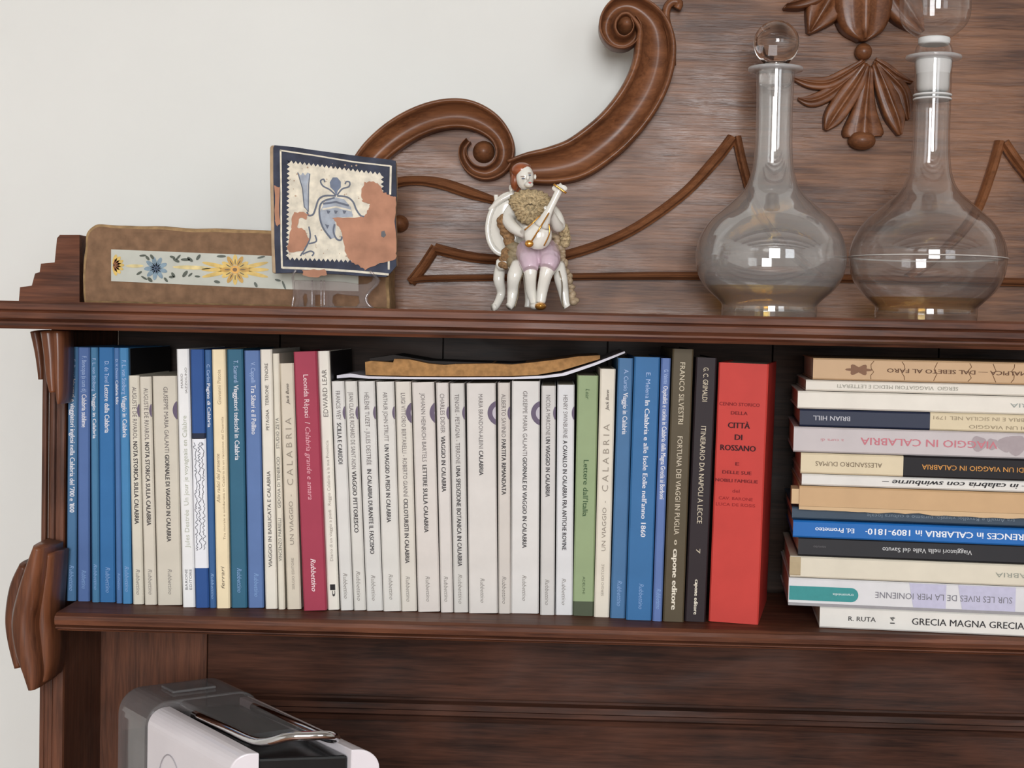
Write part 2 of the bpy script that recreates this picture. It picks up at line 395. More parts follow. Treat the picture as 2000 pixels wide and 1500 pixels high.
# carved pendant and shell (leaves fan out from a bead)
LEAF = [(-1, 0), (-.95, .45), (-.75, .75), (-.45, .55), (-.15, .8), (0, 1.0), (.15, .8), (.45, .55), (.75, .75), (.95, .45), (1, 0)]
CP = lambda x, y: (1520+x/4.84, y/4.84)
def leaf(pts, h, Y=BY):
    return sweep(path_c(pts, Y, CP, 4.84, 6), LEAF, Y, h)
pend = [([(800, 590, 30), (640, 700, 55), (460, 790, 62), (290, 790, 55), (130, 750, 14)], 0.012),
        ([(800, 620, 30), (620, 780, 60), (440, 910, 70), (300, 960, 60), (180, 940, 14)], 0.010),
        ([(815, 620, 30), (720, 800, 85), (600, 980, 105), (500, 1130, 90), (435, 1235, 20)], 0.017),
        ([(890, 620, 30), (970, 800, 80), (1040, 980, 100), (1100, 1140, 90), (1130, 1285, 20)], 0.017),
        ([(900, 600, 30), (1030, 720, 60), (1160, 860, 70), (1200, 1000, 60), (1210, 1140, 14)], 0.012),
        ([(900, 580, 30), (1000, 640, 45), (1120, 730, 45), (1250, 790, 12)], 0.012),
        ([(845, 640, 40), (825, 850, 70), (805, 1050, 120), (795, 1240, 195), (795, 1300, 180)], 0.013)]
for pts, h in pend: H('pendant_leaf', leaf(pts, h), W_CARVE, smooth=True)
q = py_(*CP(805, 490), BY-0.006); H('pendant_bead', ball(q, 0.0078, 0.008, 0.0078), W_CARVE, smooth=True)
q = py_(*CP(790, 1330), BY-0.006); H('pendant_cup', ball(q, 0.0125, 0.011, 0.0085), W_CARVE, smooth=True)
shell = [([(700, -420, 60), (560, -150, 190), (400, 120, 170), (275, 330, 20)], 0.022, BY),
         ([(560, -260, 40), (380, -60, 90), (200, 40, 70), (40, 95, 12)], 0.03, BY),
         ([(900, -420, 60), (1040, -150, 190), (1200, 120, 170), (1330, 330, 20)], 0.022, BY),
         ([(800, -430, 100), (790, -150, 260), (785, 100, 270), (780, 300, 200), (780, 405, 40)], 0.026, BY-0.004)]
for pts, h, Y in shell: H('shell_leaf', leaf(pts, h, Y), W_CARVE, smooth=True)
# stepped end blocks on the shelf
C5 = [(235, 768), (245, 650), (335, 638), (360, 545), (395, 535), (405, 470), (510, 460), (528, 275), (550, 250), (700, 250), (700, 768)]
both('end_block', prism(ppoly([(x/4, 400+y/4) for x, y in C5], 0.10), 0.07, 0.15), W_SHELF)
# corbels: overlapping carved lobes
LOBE = [(-1, 0), (-.97, .5), (-.8, .82), (-.5, .97), (0, 1), (.5, .97), (.8, .82), (.97, .5), (1, 0)]
def lobes(name, specs, conv, k):
    for pts, Y, h in specs:
        g = sweep(path_c(pts, Y-0.8*h, conv, k, 6), LOBE, Y, h)
        both(name, g, W_CORB, smooth=True)
lobes('corbel_lobe', [([(650, 60, 125), (715, 400, 110), (760, 750, 95), (770, 945, 75)], 0.02, 0.028),
                ([(880, 60, 175), (930, 500, 160), (955, 900, 140), (985, 1180, 100)], -0.006, 0.030),
                ([(1060, 60, 130), (1080, 500, 120), (1085, 1000, 105), (1095, 1250, 80), (1095, 1395, 36)], -0.008, 0.028)],
      lambda x, y: (x/9.37, 640+y/9.37), 9.37)
lobes('corbel_lobe', [([(240, 265, 70), (165, 480, 95), (125, 760, 95), (145, 1000, 85), (185, 1220, 55)], 0.005, 0.035),
                ([(380, 85, 75), (335, 280, 110), (275, 540, 140), (230, 800, 150), (260, 1060, 145), (310, 1280, 110), (330, 1420, 60)], -0.010, 0.050),
                ([(470, 140, 75), (440, 420, 85), (410, 700, 100), (415, 950, 110), (430, 1180, 85), (430, 1345, 45)], -0.008, 0.038),
                ([(500, 220, 55), (480, 600, 55), (470, 900, 55), (460, 1240, 40)], -0.008, 0.016)],
      lambda x, y: (x/4.84, 1050+y/4.84), 4.84)

# ------------------------------------------------------------------ books
PAGE = plain('page_paper', (214, 202, 178), 0.9, 0.06, 300)
def cover_mat(c, gloss=0.38):
    lu = 0.3*c[0]+0.59*c[1]+0.11*c[2]; c = tuple(int(v+0.14*(lu+14-v)) for v in c)      # faded print
    return plain('cover_%d_%d_%d' % c, c, gloss+0.1, 0.035, 35, spec=0.14)
def shell_u(w, d, z0, z1, t, g=0.0):
    r = min(0.0012, w*0.2); a = w/2+g
    pts = [(-a, d), (-a, r-g), (-a+r, -g), (a-r, -g), (a, r-g), (a, d), (w/2-t, d), (w/2-t, t), (-w/2+t, t), (-w/2+t, d)]
    return prism_z(pts, z0, z1)
def make_book(label, group, loc, rot, w, d, h, colour, t=0.0007, gloss=0.38):
    o = thing('book', label, 'book', loc, group, rot, local=True)
    mesh_obj('cover', *shell_u(w, d, 0, h, t), cover_mat(colour, gloss), o)
    mesh_obj('page_block', *box(-w/2+t, w/2-t, t, d-0.002, 0.0012, h-0.0012), PAGE, o)
    return o
def band(o, name, w, d, z0, z1, colour, depth=None):
    return mesh_obj(name, *shell_u(w, depth or d*0.9, z0, z1, 0.0004, 0.00025), cover_mat(colour), o)
DN = ((0, 0, -1), (1, 0, 0)); UPW = ((0, 0, 1), (-1, 0, 0)); HZ = ((1, 0, 0), (0, 0, 1))
def put(o, nm, body, za, zb, xo, cap, colour, d=DN, bold=0.0, italic=0.0, y=-0.0005):
    me = text_mesh(body, d[0], d[1], (xo, y, (za+zb)/2), abs(zb-za), cap, bold, italic)
    return text_obj(nm, me, ink(colour), o)
def emblem(o, w, zc, r, vis):                # round printed badge cut by the spine edge
    cx = w/2+r-vis
    for nm, rr, col, yy in (('badge', r, (104, 92, 112), -0.0004), ('badge_face', r*0.62, (190, 184, 192), -0.0006)):
        pts = []
        for k in range(25):
            a = math.pi/2+math.pi*k/24
            x = cx+rr*math.cos(a); z = zc+rr*math.sin(a)
            if x <= w/2: pts.append((x, yy, z))
        if len(pts) < 3: continue
        pts += [(w/2, yy, pts[-1][2]), (w/2, yy, pts[0][2])]
        mesh_obj(nm, pts, [tuple(range(len(pts)))], ink(col), o)
WT_ = (222, 222, 228); BK = (58, 52, 54); GY = (128, 122, 118); LB = (150, 180, 220)
BL = 'upright books along the lower shelf'
# label, top (xl, xr, y), bottom (xl, xr, y), colour, author/title spec
def T(au, a0, a1, ti, t0, t1, p0=1112, p1=1162): return dict(au=(au, a0, a1), ti=(ti, t0, t1), pub=(p0, p1))
BLUE, WHITE = 'blue', 'white'
ROWS = [
 ('blue paperback at the left end of the row beside the side panel', (133, 152, 678), (129, 148, 1174), (70, 114, 156), BLUE, T('F. Rossi', 702, 736, "Itinerari e viaggiatori inglesi nella Calabria del '700 e '800", 740, 1000, 1104, 1154)),
 ('violet blue paperback titled Calabria sublime', (152, 175, 679), (151, 175, 1175), (80, 110, 168), BLUE, T('F. Bevacqua (a cura di)', 696, 766, 'Calabria sublime', 770, 834, 1114, 1150)),
 ('thin teal blue paperback, third from the left end', (176, 190, 679), (179, 194, 1177), (66, 122, 164), BLUE, T('F. L. von Stolberg', 700, 764, 'Viaggio in Calabria', 768, 856, 1102, 1152)),
 ('bright blue paperback titled Lettere dalla Calabria', (191, 223, 679), (195, 224, 1177), (46, 110, 172), BLUE, T('D. de Tavel', 706, 748, 'Lettere dalla Calabria', 752, 845, 1108, 1158)),
 ('very thin blue paperback, fifth from the left end', (223, 232, 680), (226, 239, 1179), (70, 114, 172), BLUE, T('D. V. Denon', 702, 740, 'Calabria felix', 743, 790, 1120, 1152)),
 ('light blue paperback just left of the first short cream books', (232, 250, 680), (239, 257, 1180), (64, 132, 186), BLUE, T('F. L. von Stolberg', 704, 770, 'Viaggio in Calabria', 773, 854, 1106, 1156)),
 ('short cream paperback beside the blue books, Nota storica sulla Calabria', (251, 271, 734), (259, 281, 1181), (214, 206, 188), WHITE, T('AUGUSTE DE RIVAROL', 756, 858, 'NOTA STORICA SULLA CALABRIA', 862, 1023)),
 ('second copy of the short cream Nota storica paperback', (271, 296, 736), (283, 305, 1182), (212, 203, 186), WHITE, T('AUGUSTE DE RIVAROL', 758, 860, 'NOTA STORICA SULLA CALABRIA', 864, 1026)),
 ('wide short cream paperback next to the tall white book', (297, 345, 735), (307, 356, 1183), (208, 199, 182), WHITE, T('GIUSEPPE MARIA GALANTI', 756, 884, 'GIORNALE DI VIAGGIO IN CALABRIA', 888, 1058)),
 ('tall bright white paperback left of the book with handwriting', (344, 369, 682), (357, 381, 1187), (232, 232, 230), 'jules', None),
 ('dark blue book wrapped in a white sheet of handwriting', (371, 398, 683), (382, 408, 1188), (42, 82, 152), 'hand', None),
 ('narrow blue paperback titled Pagine di Calabria', (399, 412, 684), (409, 422, 1188), (56, 98, 154), BLUE, T('C. Carlini', 712, 746, 'Pagine di Calabria', 749, 834, 1120, 1170)),
 ('pale yellow paperback between two blue ones', (413, 440, 683), (423, 449, 1189), (238, 218, 176), 'yellow', None),
 ('dark teal blue paperback, Viaggiatori tedeschi in Calabria', (442, 475, 683), (452, 482, 1188), (48, 102, 132), BLUE, T('T. Scamardi', 704, 748, 'Viaggiatori tedeschi in Calabria', 752, 898, 1110, 1158)),
 ('lavender blue paperback titled Tra Sibari e il Pollino', (477, 507, 685), (484, 516, 1188), (90, 120, 176), BLUE, T('V. Cappelli', 708, 748, 'Tra Sibari e il Pollino', 752, 848, 1120, 1166)),
 ('tall ivory paperback, Viaggio in Basilicata e Calabria', (508, 531, 683), (518, 542, 1190), (226, 220, 204), 'basil', None),
 ('thin ivory booklet right of the Basilicata book', (532, 545, 691), (543, 557, 1191), (222, 214, 194), 'zeta', None),
 ('beige book with spaced grey CALABRIA beside the crimson book', (546, 573, 710), (560, 589, 1191), (212, 200, 180), 'cal', 0),
 ('crimson book with white lettering', (573, 618, 687), (592, 639, 1194), (172, 54, 78), 'crimson', None),
 ('tall ivory book leaning against the right side of the crimson book', (619, 644, 686), (640, 663, 1192), (230, 226, 212), 'lear', None),
 ('short white paperback, Scilla e Cariddi, right of the tall ivory book', (647, 672, 745), (665, 690, 1193), (216, 213, 208), WHITE, T('FRANCIS WEY', 764, 820, 'SCILLA E CARIDDI', 826, 906, 1120, 1170)),
 ('short white paperback titled Viaggio pittoresco', (673, 697, 745), (691, 715, 1193), (214, 210, 202), WHITE, T('JEAN CLAUDE RICHARD DE SAINT-NON', 766, 916, 'VIAGGIO PITTORESCO', 920, 1040, 1116, 1174)),
 ('short white paperback, In Calabria durante il fascismo', (699, 732, 745), (716, 748, 1194), (214, 212, 206), WHITE, T('HÉLÈNE TUZET - JULES DESTRÉE', 767, 908, 'IN CALABRIA DURANTE IL FASCISMO', 916, 1082, 1124, 1174)),
 ('short white paperback, Un viaggio a piedi in Calabria', (734, 770, 746), (749, 783, 1195), (216, 212, 204), WHITE, T('ARTHUR JOHN STRUTT', 766, 862, 'UN VIAGGIO A PIEDI IN CALABRIA', 868, 1020, 1122, 1172)),
 ('short ivory paperback, Cicloturisti in Calabria', (771, 803, 746), (784, 814, 1195), (216, 208, 196), WHITE, T('LUIGI VITTORIO BERTARELLI - ROBERTO GIANNÌ', 768, 970, 'CICLOTURISTI IN CALABRIA', 974, 1100, 1126, 1176)),
 ('short white paperback titled Lettere sulla Calabria', (804, 848, 747), (816, 860, 1196), (214, 206, 198), WHITE, T('JOHANN HEINRICH BARTELS', 768, 902, 'LETTERE SULLA CALABRIA', 908, 1040, 1126, 1176)),
 ('narrow short white paperback just left of the Spedizione botanica one', (850, 877, 748), (862, 884, 1197), (214, 207, 200), WHITE, T('CHARLES DIDIER', 769, 846, 'VIAGGIO IN CALABRIA', 852, 960, 1126, 1176)),
 ('short grey white paperback, Una spedizione botanica in Calabria', (878, 907, 749), (886, 915, 1197), (206, 203, 196), WHITE, T('TENORE - PETAGNA - TERRONE', 770, 906, 'UNA SPEDIZIONE BOTANICA IN CALABRIA', 910, 1106, 1122, 1180)),
 ('widest short white paperback, with a large round badge and short title', (910, 969, 749), (916, 972, 1199), (214, 208, 202), WHITE, T('MARIA BRANDON-ALBINI', 770, 876, 'CALABRIA', 880, 928, 1130, 1178)),
 ('narrow short paperback titled Partita rimandata', (971, 997, 748), (974, 997, 1199), (208, 199, 190), WHITE, T('ALBERTO SAVINIO', 770, 854, 'PARTITA RIMANDATA', 858, 966, 1126, 1180)),
 ('wide short white paperback raised slightly, Giornale di viaggio in Calabria', (998, 1056, 745), (998, 1052, 1199), (216, 212, 208), WHITE, T('GIUSEPPE MARIA GALANTI', 764, 890, 'GIORNALE DI VIAGGIO IN CALABRIA', 893, 1070, 1124, 1174)),
 ('short grey white paperback, second to the left of the green book', (1057, 1086, 754), (1055, 1083, 1202), (206, 202, 198), WHITE, T('NICOLA MARCONE', 772, 850, 'UN VIAGGIO IN CALABRIA', 853, 970, 1132, 1182)),
 ('short white paperback beside the green book', (1088, 1123, 752), (1085, 1118, 1202), (216, 216, 216), WHITE, T('HENRY SWINBURNE', 772, 856, 'A CAVALLO IN CALABRIA FRA ANTICHE ROVINE', 860, 1074, 1130, 1182)),
 ('light green book with a dark band at its foot', (1126, 1171, 734), (1120, 1158, 1203), (144, 164, 118), 'green', None),
 ('beige book with spaced grey CALABRIA beside the green book', (1172, 1203, 721), (1160, 1190, 1206), (222, 212, 194), 'cal', 12),
 ('mid blue paperback right of the beige CALABRIA book', (1208, 1237, 700), (1191, 1222, 1208), (66, 114, 162), BLUE, T('A. Cursio', 722, 764, 'Viaggio in Calabria', 767, 848, 1134, 1184)),
 ('wide bright blue paperback about the Isole Eolie', (1238, 1291, 698), (1223, 1272, 1212), (48, 108, 166), BLUE, T('E. Melena', 728, 778, "In Calabria e alle Isole Eolie nell'anno 1860", 782, 1048, 1140, 1190)),
 ('narrow lavender paperback left of the olive brown book', (1292, 1310, 700), (1274, 1293, 1214), (88, 116, 176), BLUE, T('G. Valente', 722, 750, 'Ospitalità e cucina in Calabria dalla Magna Grecia ai Borboni', 754, 974, 1150, 1190)),
 ('tall olive brown book with cream lettering', (1312, 1357, 682), (1296, 1334, 1215), (86, 74, 54), 'capone', ('FRANCO SILVESTRI', 708, 828, 'FORTUNA DEI VIAGGI IN PUGLIA', 852, 1044, 1072, 1190, 13)),
 ('near black book between the olive brown and the red one', (1358, 1402, 699), (1338, 1377, 1215), (44, 34, 38), 'capone', ('G. C. GRIMALDI', 718, 784, 'ITINERARIO DA NAPOLI A LECCE', 832, 1022, 1132, 1200, 9)),
 ('thick red book with black title, Città di Rossano', (1403, 1502, 710), (1382, 1482, 1218), (208, 58, 50), 'red', None)]
for label, (tl, tr, ty), (bl, br, by), colr, kind, spec in ROWS:
    base = pz_((bl+br)/2, by, ZS); Y = base.y
    k = sc_(Y)
    top = py_((tl+tr)/2, ty, Y)
    wd = 0.5*((py_(br, by, Y).x-py_(bl, by, Y).x)+(py_(tr, ty, Y).x-py_(tl, ty, Y).x))*(0.92 if kind in ('zeta', 'lear') else 0.975)
    lean = math.atan2(top.x-base.x, top.z-base.z)
    h = math.hypot(top.x-base.x, top.z-base.z)-abs(math.sin(lean))*wd/2
    yaw = 0.0; dep = 0.135 if h < 0.195 else 0.142
    if kind == 'red': yaw = math.radians(-11); wd *= 1.0; dep = 0.12
    o = make_book(label, BL, (base.x, Y, ZS+abs(math.sin(lean))*wd/2+0.0002), (0, lean, yaw), wd, dep, h, colr, 0.0022 if kind == 'red' else 0.0007)
    zz = lambda y: h*(by-y)/(by-ty)
    if tl in (232, 619): mesh_obj('shaded_back_cover', *box(wd/2, wd/2+0.0003, 0.006, dep, 0.0005, h-0.0005), cover_mat((26, 26, 30)), o)  # near-black right covers, the deep shelf's shade painted into their colour
    px = 1.0/k
    if kind == BLUE:
        (a, a0, a1), (t, t0, t1), (q0, q1) = spec['au'], spec['ti'], spec['pub']
        cap = min(9.5*px, wd*0.5); ox = wd*0.06
        put(o, 'author', a, zz(a0), zz(a1), ox, cap*0.92, (170, 190, 224))
        put(o, 'title', t, zz(t0), zz(t1), ox, cap, WT_, bold=0.02)
        put(o, 'publisher', 'Rubbettino', zz(q0), zz(q1), ox, cap*0.95, (132, 164, 206), italic=0.3)
    elif kind == WHITE:
        (a, a0, a1), (t, t0, t1), (q0, q1) = spec['au'], spec['ti'], spec['pub']
        cap = min(8.5*px, wd*0.45); ox = -wd*0.02 if tl > 300 else wd*0.04
        put(o, 'author', a, zz(a0), zz(a1), ox, cap, (112, 104, 102))
        put(o, 'title', t, zz(t0), zz(t1), ox, cap, BK, bold=0.025)
        put(o, 'publisher', 'Rubbettino', zz(q0), zz(q1), ox, cap*0.95, (140, 134, 128), italic=0.3)
        emblem(o, wd, zz(807 if tl > 600 else 802), 25*px, {910: 16, 998: 17, 771: 11, 804: 10, 297: 9}.get(tl, 5)*px)
    elif kind == 'jules':
        put(o, 'author', 'IAZZOLINO', zz(768), zz(718), wd*0.22, 4.5*px, GY, UPW)
        put(o, 'author', 'MARIO', zz(758), zz(730), -wd*0.12, 4.5*px, GY, UPW)
        put(o, 'title', 'Jules Destrée  Un jour je voyageais en Calabre', zz(1070), zz(812), 0, 9*px, (176, 178, 160), UPW)
        put(o, 'publisher', 'EDITORE', zz(1152), zz(1112), wd*0.2, 5*px, (110, 110, 112), UPW)
        put(o, 'publisher', 'BARONE', zz(1152), zz(1112), -wd*0.15, 5*px, (110, 110, 112), UPW)
    elif kind == 'hand':
        b_ = band(o, 'handwritten_sheet', wd, dep, zz(1110), zz(856), (232, 234, 238))
        rnd = random.Random(3)
        for cx in (-0.28, 0.0, 0.28):
            pts = []; z = zz(864)
            while z > zz(1075):
                pts.append((wd*cx+wd*0.12*rnd.uniform(-1, 1), -0.0009, z)); z -= 0.0011*rnd.uniform(0.4, 1.8)
            g = tube(spline(pts, 2), 0.00022, 4); mesh_obj('handwriting', *g, ink((70, 72, 84)), o)
        band(o, 'torn_edge', wd, dep, zz(857), zz(846), (36, 44, 66))
    elif kind == 'yellow':
        put(o, 'author', 'Giovanni Pistoia', zz(790), zz(722), 0, 7*px, (168, 150, 122), UPW)
        put(o, 'title', 'Alle radici del presente', zz(982), zz(886), -wd*0.2, 7*px, (150, 132, 108), UPW, italic=0.2)
        put(o, 'subtitle', 'Tra morale e solidarietà in Calabria in un racconto del Duemila', zz(1054), zz(814), wd*0.2, 4.5*px, (160, 142, 116), UPW)
        put(o, 'publisher', 'ferrari', zz(1150), zz(1106), 0, 7*px, (110, 98, 84), UPW, italic=0.25)
    elif kind == 'basil':
        put(o, 'author', 'PETAGNA   TERRONE   TENORE', zz(840), zz(710), 0, 6.5*px, (104, 98, 90), UPW, bold=0.01)
        put(o, 'title', 'VIAGGIO IN BASILICATA E CALABRIA', zz(1108), zz(920), 0, 7*px, (96, 90, 84), UPW, bold=0.015)
    elif kind == 'zeta':
        for s_, a, b in (('STUDIO ZETA', 876, 816), ('GIDOVIA DI TENERICIO', 992, 892), ('VINCENZO PARRELLI', 1096, 1012)):
            put(o, 'title', s_, zz(a), zz(b), 0, 6*px, (90, 86, 80), UPW)
    elif kind == 'cal':
        s_ = spec
        put(o, 'title', 'C A L A B R I A', zz(948+s_), zz(816+s_), 0, 12*px, (150, 140, 126), UPW)
        put(o, 'title', 'UN VIAGGIO  -', zz(1064+s_), zz(966+s_), 0, 8*px, (138, 128, 116), UPW)
        put(o, 'publisher', 'SERGIO EDITORE', zz(1152+s_), zz(1090+s_), 0, 5*px, (150, 140, 128), UPW)
        put(o, 'mark', 'Jack Bonn', zz(790+s_), zz(750+s_), 0, 6*px, (96, 86, 78), UPW, italic=0.3, bold=0.02)
    elif kind == 'crimson':
        put(o, 'author', 'Leonida Rèpaci  /', zz(732), zz(828), 0, 10*px, (238, 214, 216))
        put(o, 'title', 'Calabria grande e amara', zz(834), zz(976), 0, 10*px, (226, 168, 178), italic=0.25)
        put(o, 'publisher', 'Rubbettino', zz(1092), zz(1156), 0, 10*px, (240, 220, 222), italic=0.3, bold=0.01)
    elif kind == 'lear':
        put(o, 'author', 'EDWARD LEAR', zz(814), zz(722), 0, 9.5*px, (112, 106, 100), UPW)
        put(o, 'title', 'Diario di un viaggio a piedi   Reggio Calabria e la sua Provincia', zz(1096), zz(860), 0, 6*px, (158, 150, 140), UPW)
        mesh_obj('logo', *box(-5*px, 5*px, -0.0006, 0, zz(1153), zz(1142)), ink((40, 38, 40)), o)
        put(o, 'logo', 'c', zz(1166), zz(1156), 0, 9*px, (60, 56, 56), UPW, bold=0.03)
    elif kind == 'green':
        band(o, 'foot_band', wd, dep, 0.0001, zz(1175), (76, 84, 62))
        put(o, 'author', 'Lear', zz(760), zz(780), 0, 8*px, (70, 92, 58), italic=0.2)
        put(o, 'title', "Lettere dall'Italia", zz(898), zz(1008), 0, 10*px, (58, 84, 52), bold=0.012)
        put(o, 'publisher', 'ADELPHI', zz(1126), zz(1160), 0, 5*px, (74, 92, 62))
    elif kind == 'capone':
        a, a0, a1, t, t0, t1, q0, q1, cp = spec
        put(o, 'author', a, zz(a0), zz(a1), 0, 10*px, (206, 194, 170), bold=0.005)
        put(o, 'title', t, zz(t0), zz(t1), 0, 10*px, (204, 192, 170), bold=0.005)
        put(o, 'publisher', 'capone editore', zz(q0), zz(q1), 0, cp*px*0.8, (226, 218, 200), bold=0.035)
        if cp == 13: put(o, 'mark', 'o', zz(1054), zz(1063), 0, 8*px, (204, 192, 170), bold=0.03)
        else: put(o, 'volume_number', '7', zz(1072), zz(1081), 0, 8*px, (204, 192, 170))
    elif kind == 'red':
        for s_, y, wpx, cp, cl, bd in (('CENNO STORICO', 790, 78, 6.5, (120, 22, 26), .01), ('DELLA', 807, 32, 6.5, (110, 20, 24), .02), ('CITTÀ', 831, 42, 11, (52, 14, 20), .035),
                ('DI', 854, 14, 11, (52, 14, 20), .035), ('ROSSANO', 875, 68, 11, (52, 14, 20), .035), ('E', 906, 7, 6.5, (110, 20, 24), .02), ('DELLE SUE', 923, 56, 6.5, (104, 20, 24), .02),
                ('NOBILI FAMIGLIE', 939, 82, 6.5, (104, 20, 24), .02), ('del', 959, 14, 6.5, (130, 24, 28), 0), ('CAV. BARONE', 974, 66, 6, (140, 26, 28), 0), ('LUCA DE ROSIS', 986, 76, 6, (140, 26, 28), 0)):
            me = text_mesh(s_, HZ[0], HZ[1], (-0.002, -0.0006, zz(y)), wpx*px, cp*px, bd)
            text_obj('title', me, ink(cl), o)

# ---- the lying stack at the right (topmost last)
ST = 'books lying in the stack at the right'
# label, left px, (y top, y bottom) at left, colour, extras
SB = [
 ('white Grecia Magna Grecia book at the bottom of the stack', 1601, 1185, 1227, (220, 216, 208), [('R. RUTA', 1656, 1708, 9, (60, 58, 58), UPW, .01), ('GRECIA MAGNA GRECIA', 1777, 1988, 13, (48, 46, 48), UPW, .008)]),
 ('white and lilac book with a teal tab, second from the bottom', 1540, 1128, 1182, (214, 212, 214), [('SUR LES RIVES DE LA MER IONIENNE', 1964, 1706, 12, (120, 118, 126), DN, 0)]),
 ('cream book with a worn corner under the charcoal book', 1543, 1086, 1128, (216, 206, 184), [('CALABRIA', 2030, 1932, 9, (150, 152, 140), DN, 0)]),
 ('charcoal book with small white title', 1559, 1049, 1086, (40, 38, 42), [('Viaggiatori nella Valle del Savuto', 1889, 1720, 9, (205, 205, 205), DN, .005), ('savuto', 1612, 1588, 5, (100, 98, 100), DN, 0)]),
 ('bright blue book with bold white title in the stack', 1549, 1015, 1049, (20, 104, 190), [('OCCURENCES in CALABRIA in 1809-1810·', 2042, 1688, 12, (226, 232, 240), DN, .02), ('Ed. Prometeo', 1666, 1592, 9, (226, 232, 240), DN, .02)]),
 ('dark slate blue book with torn paper edge above it', 1547, 991, 1015, (56, 74, 92), [('tra Amalfi e Ravello: viaggio, turismo e cultura locale', 1968, 1690, 7, (120, 134, 146), DN, 0)]),
 ('plain tan paper covered book in the stack', 1561, 948, 991, (200, 160, 112), []),
 ('thin white book with bold black italic lettering', 1566, 925, 948, (218, 214, 208), [('– in calabria con swinburne –', 1994, 1720, 10, (44, 42, 44), DN, .02)]),
 ('half cream, half black book with orange lettering', 1564, 884, 925, (216, 198, 162), [('ALESSANDRO DUMAS', 1719, 1592, 9, (120, 104, 84), DN, 0)]),
 ('grey mauve book with pale red lettering', 1550, 834, 884, (192, 182, 182), [('VIAGGIO IN CALABRIA', 1934, 1678, 14, (196, 118, 128), DN, .01), ('a cura di', 1646, 1602, 6, (196, 140, 146), DN, 0)]),
 ('half navy, half cream book with worn shiny spine', 1562, 800, 834, (34, 42, 66), [('BRIAN HILL', 1658, 1588, 9, (190, 190, 196), DN, .01)]),
 ('glossy ivory book third from the top of the stack', 1558, 765, 800, (222, 216, 202), [('CALABRIA', 2060, 1958, 8, (150, 156, 150), DN, 0)]),
 ('thin white book under the old tan one', 1574, 743, 765, (218, 212, 198), [('SERGIO  VIAGGIATORI MEDICI E LETTERATI', 1862, 1634, 7, (150, 148, 136), DN, 0)]),
 ('old tan book with cracked spine on top of the stack', 1588, 700, 743, (196, 158, 114), [('MALPICA — DAL SEBETO AL FARO', 1990, 1729, 8, (96, 66, 46), DN, .015)])]
YS0 = pz_(1601, 1227, ZS).y
z = ZS+0.0003
rj = random.Random(5)
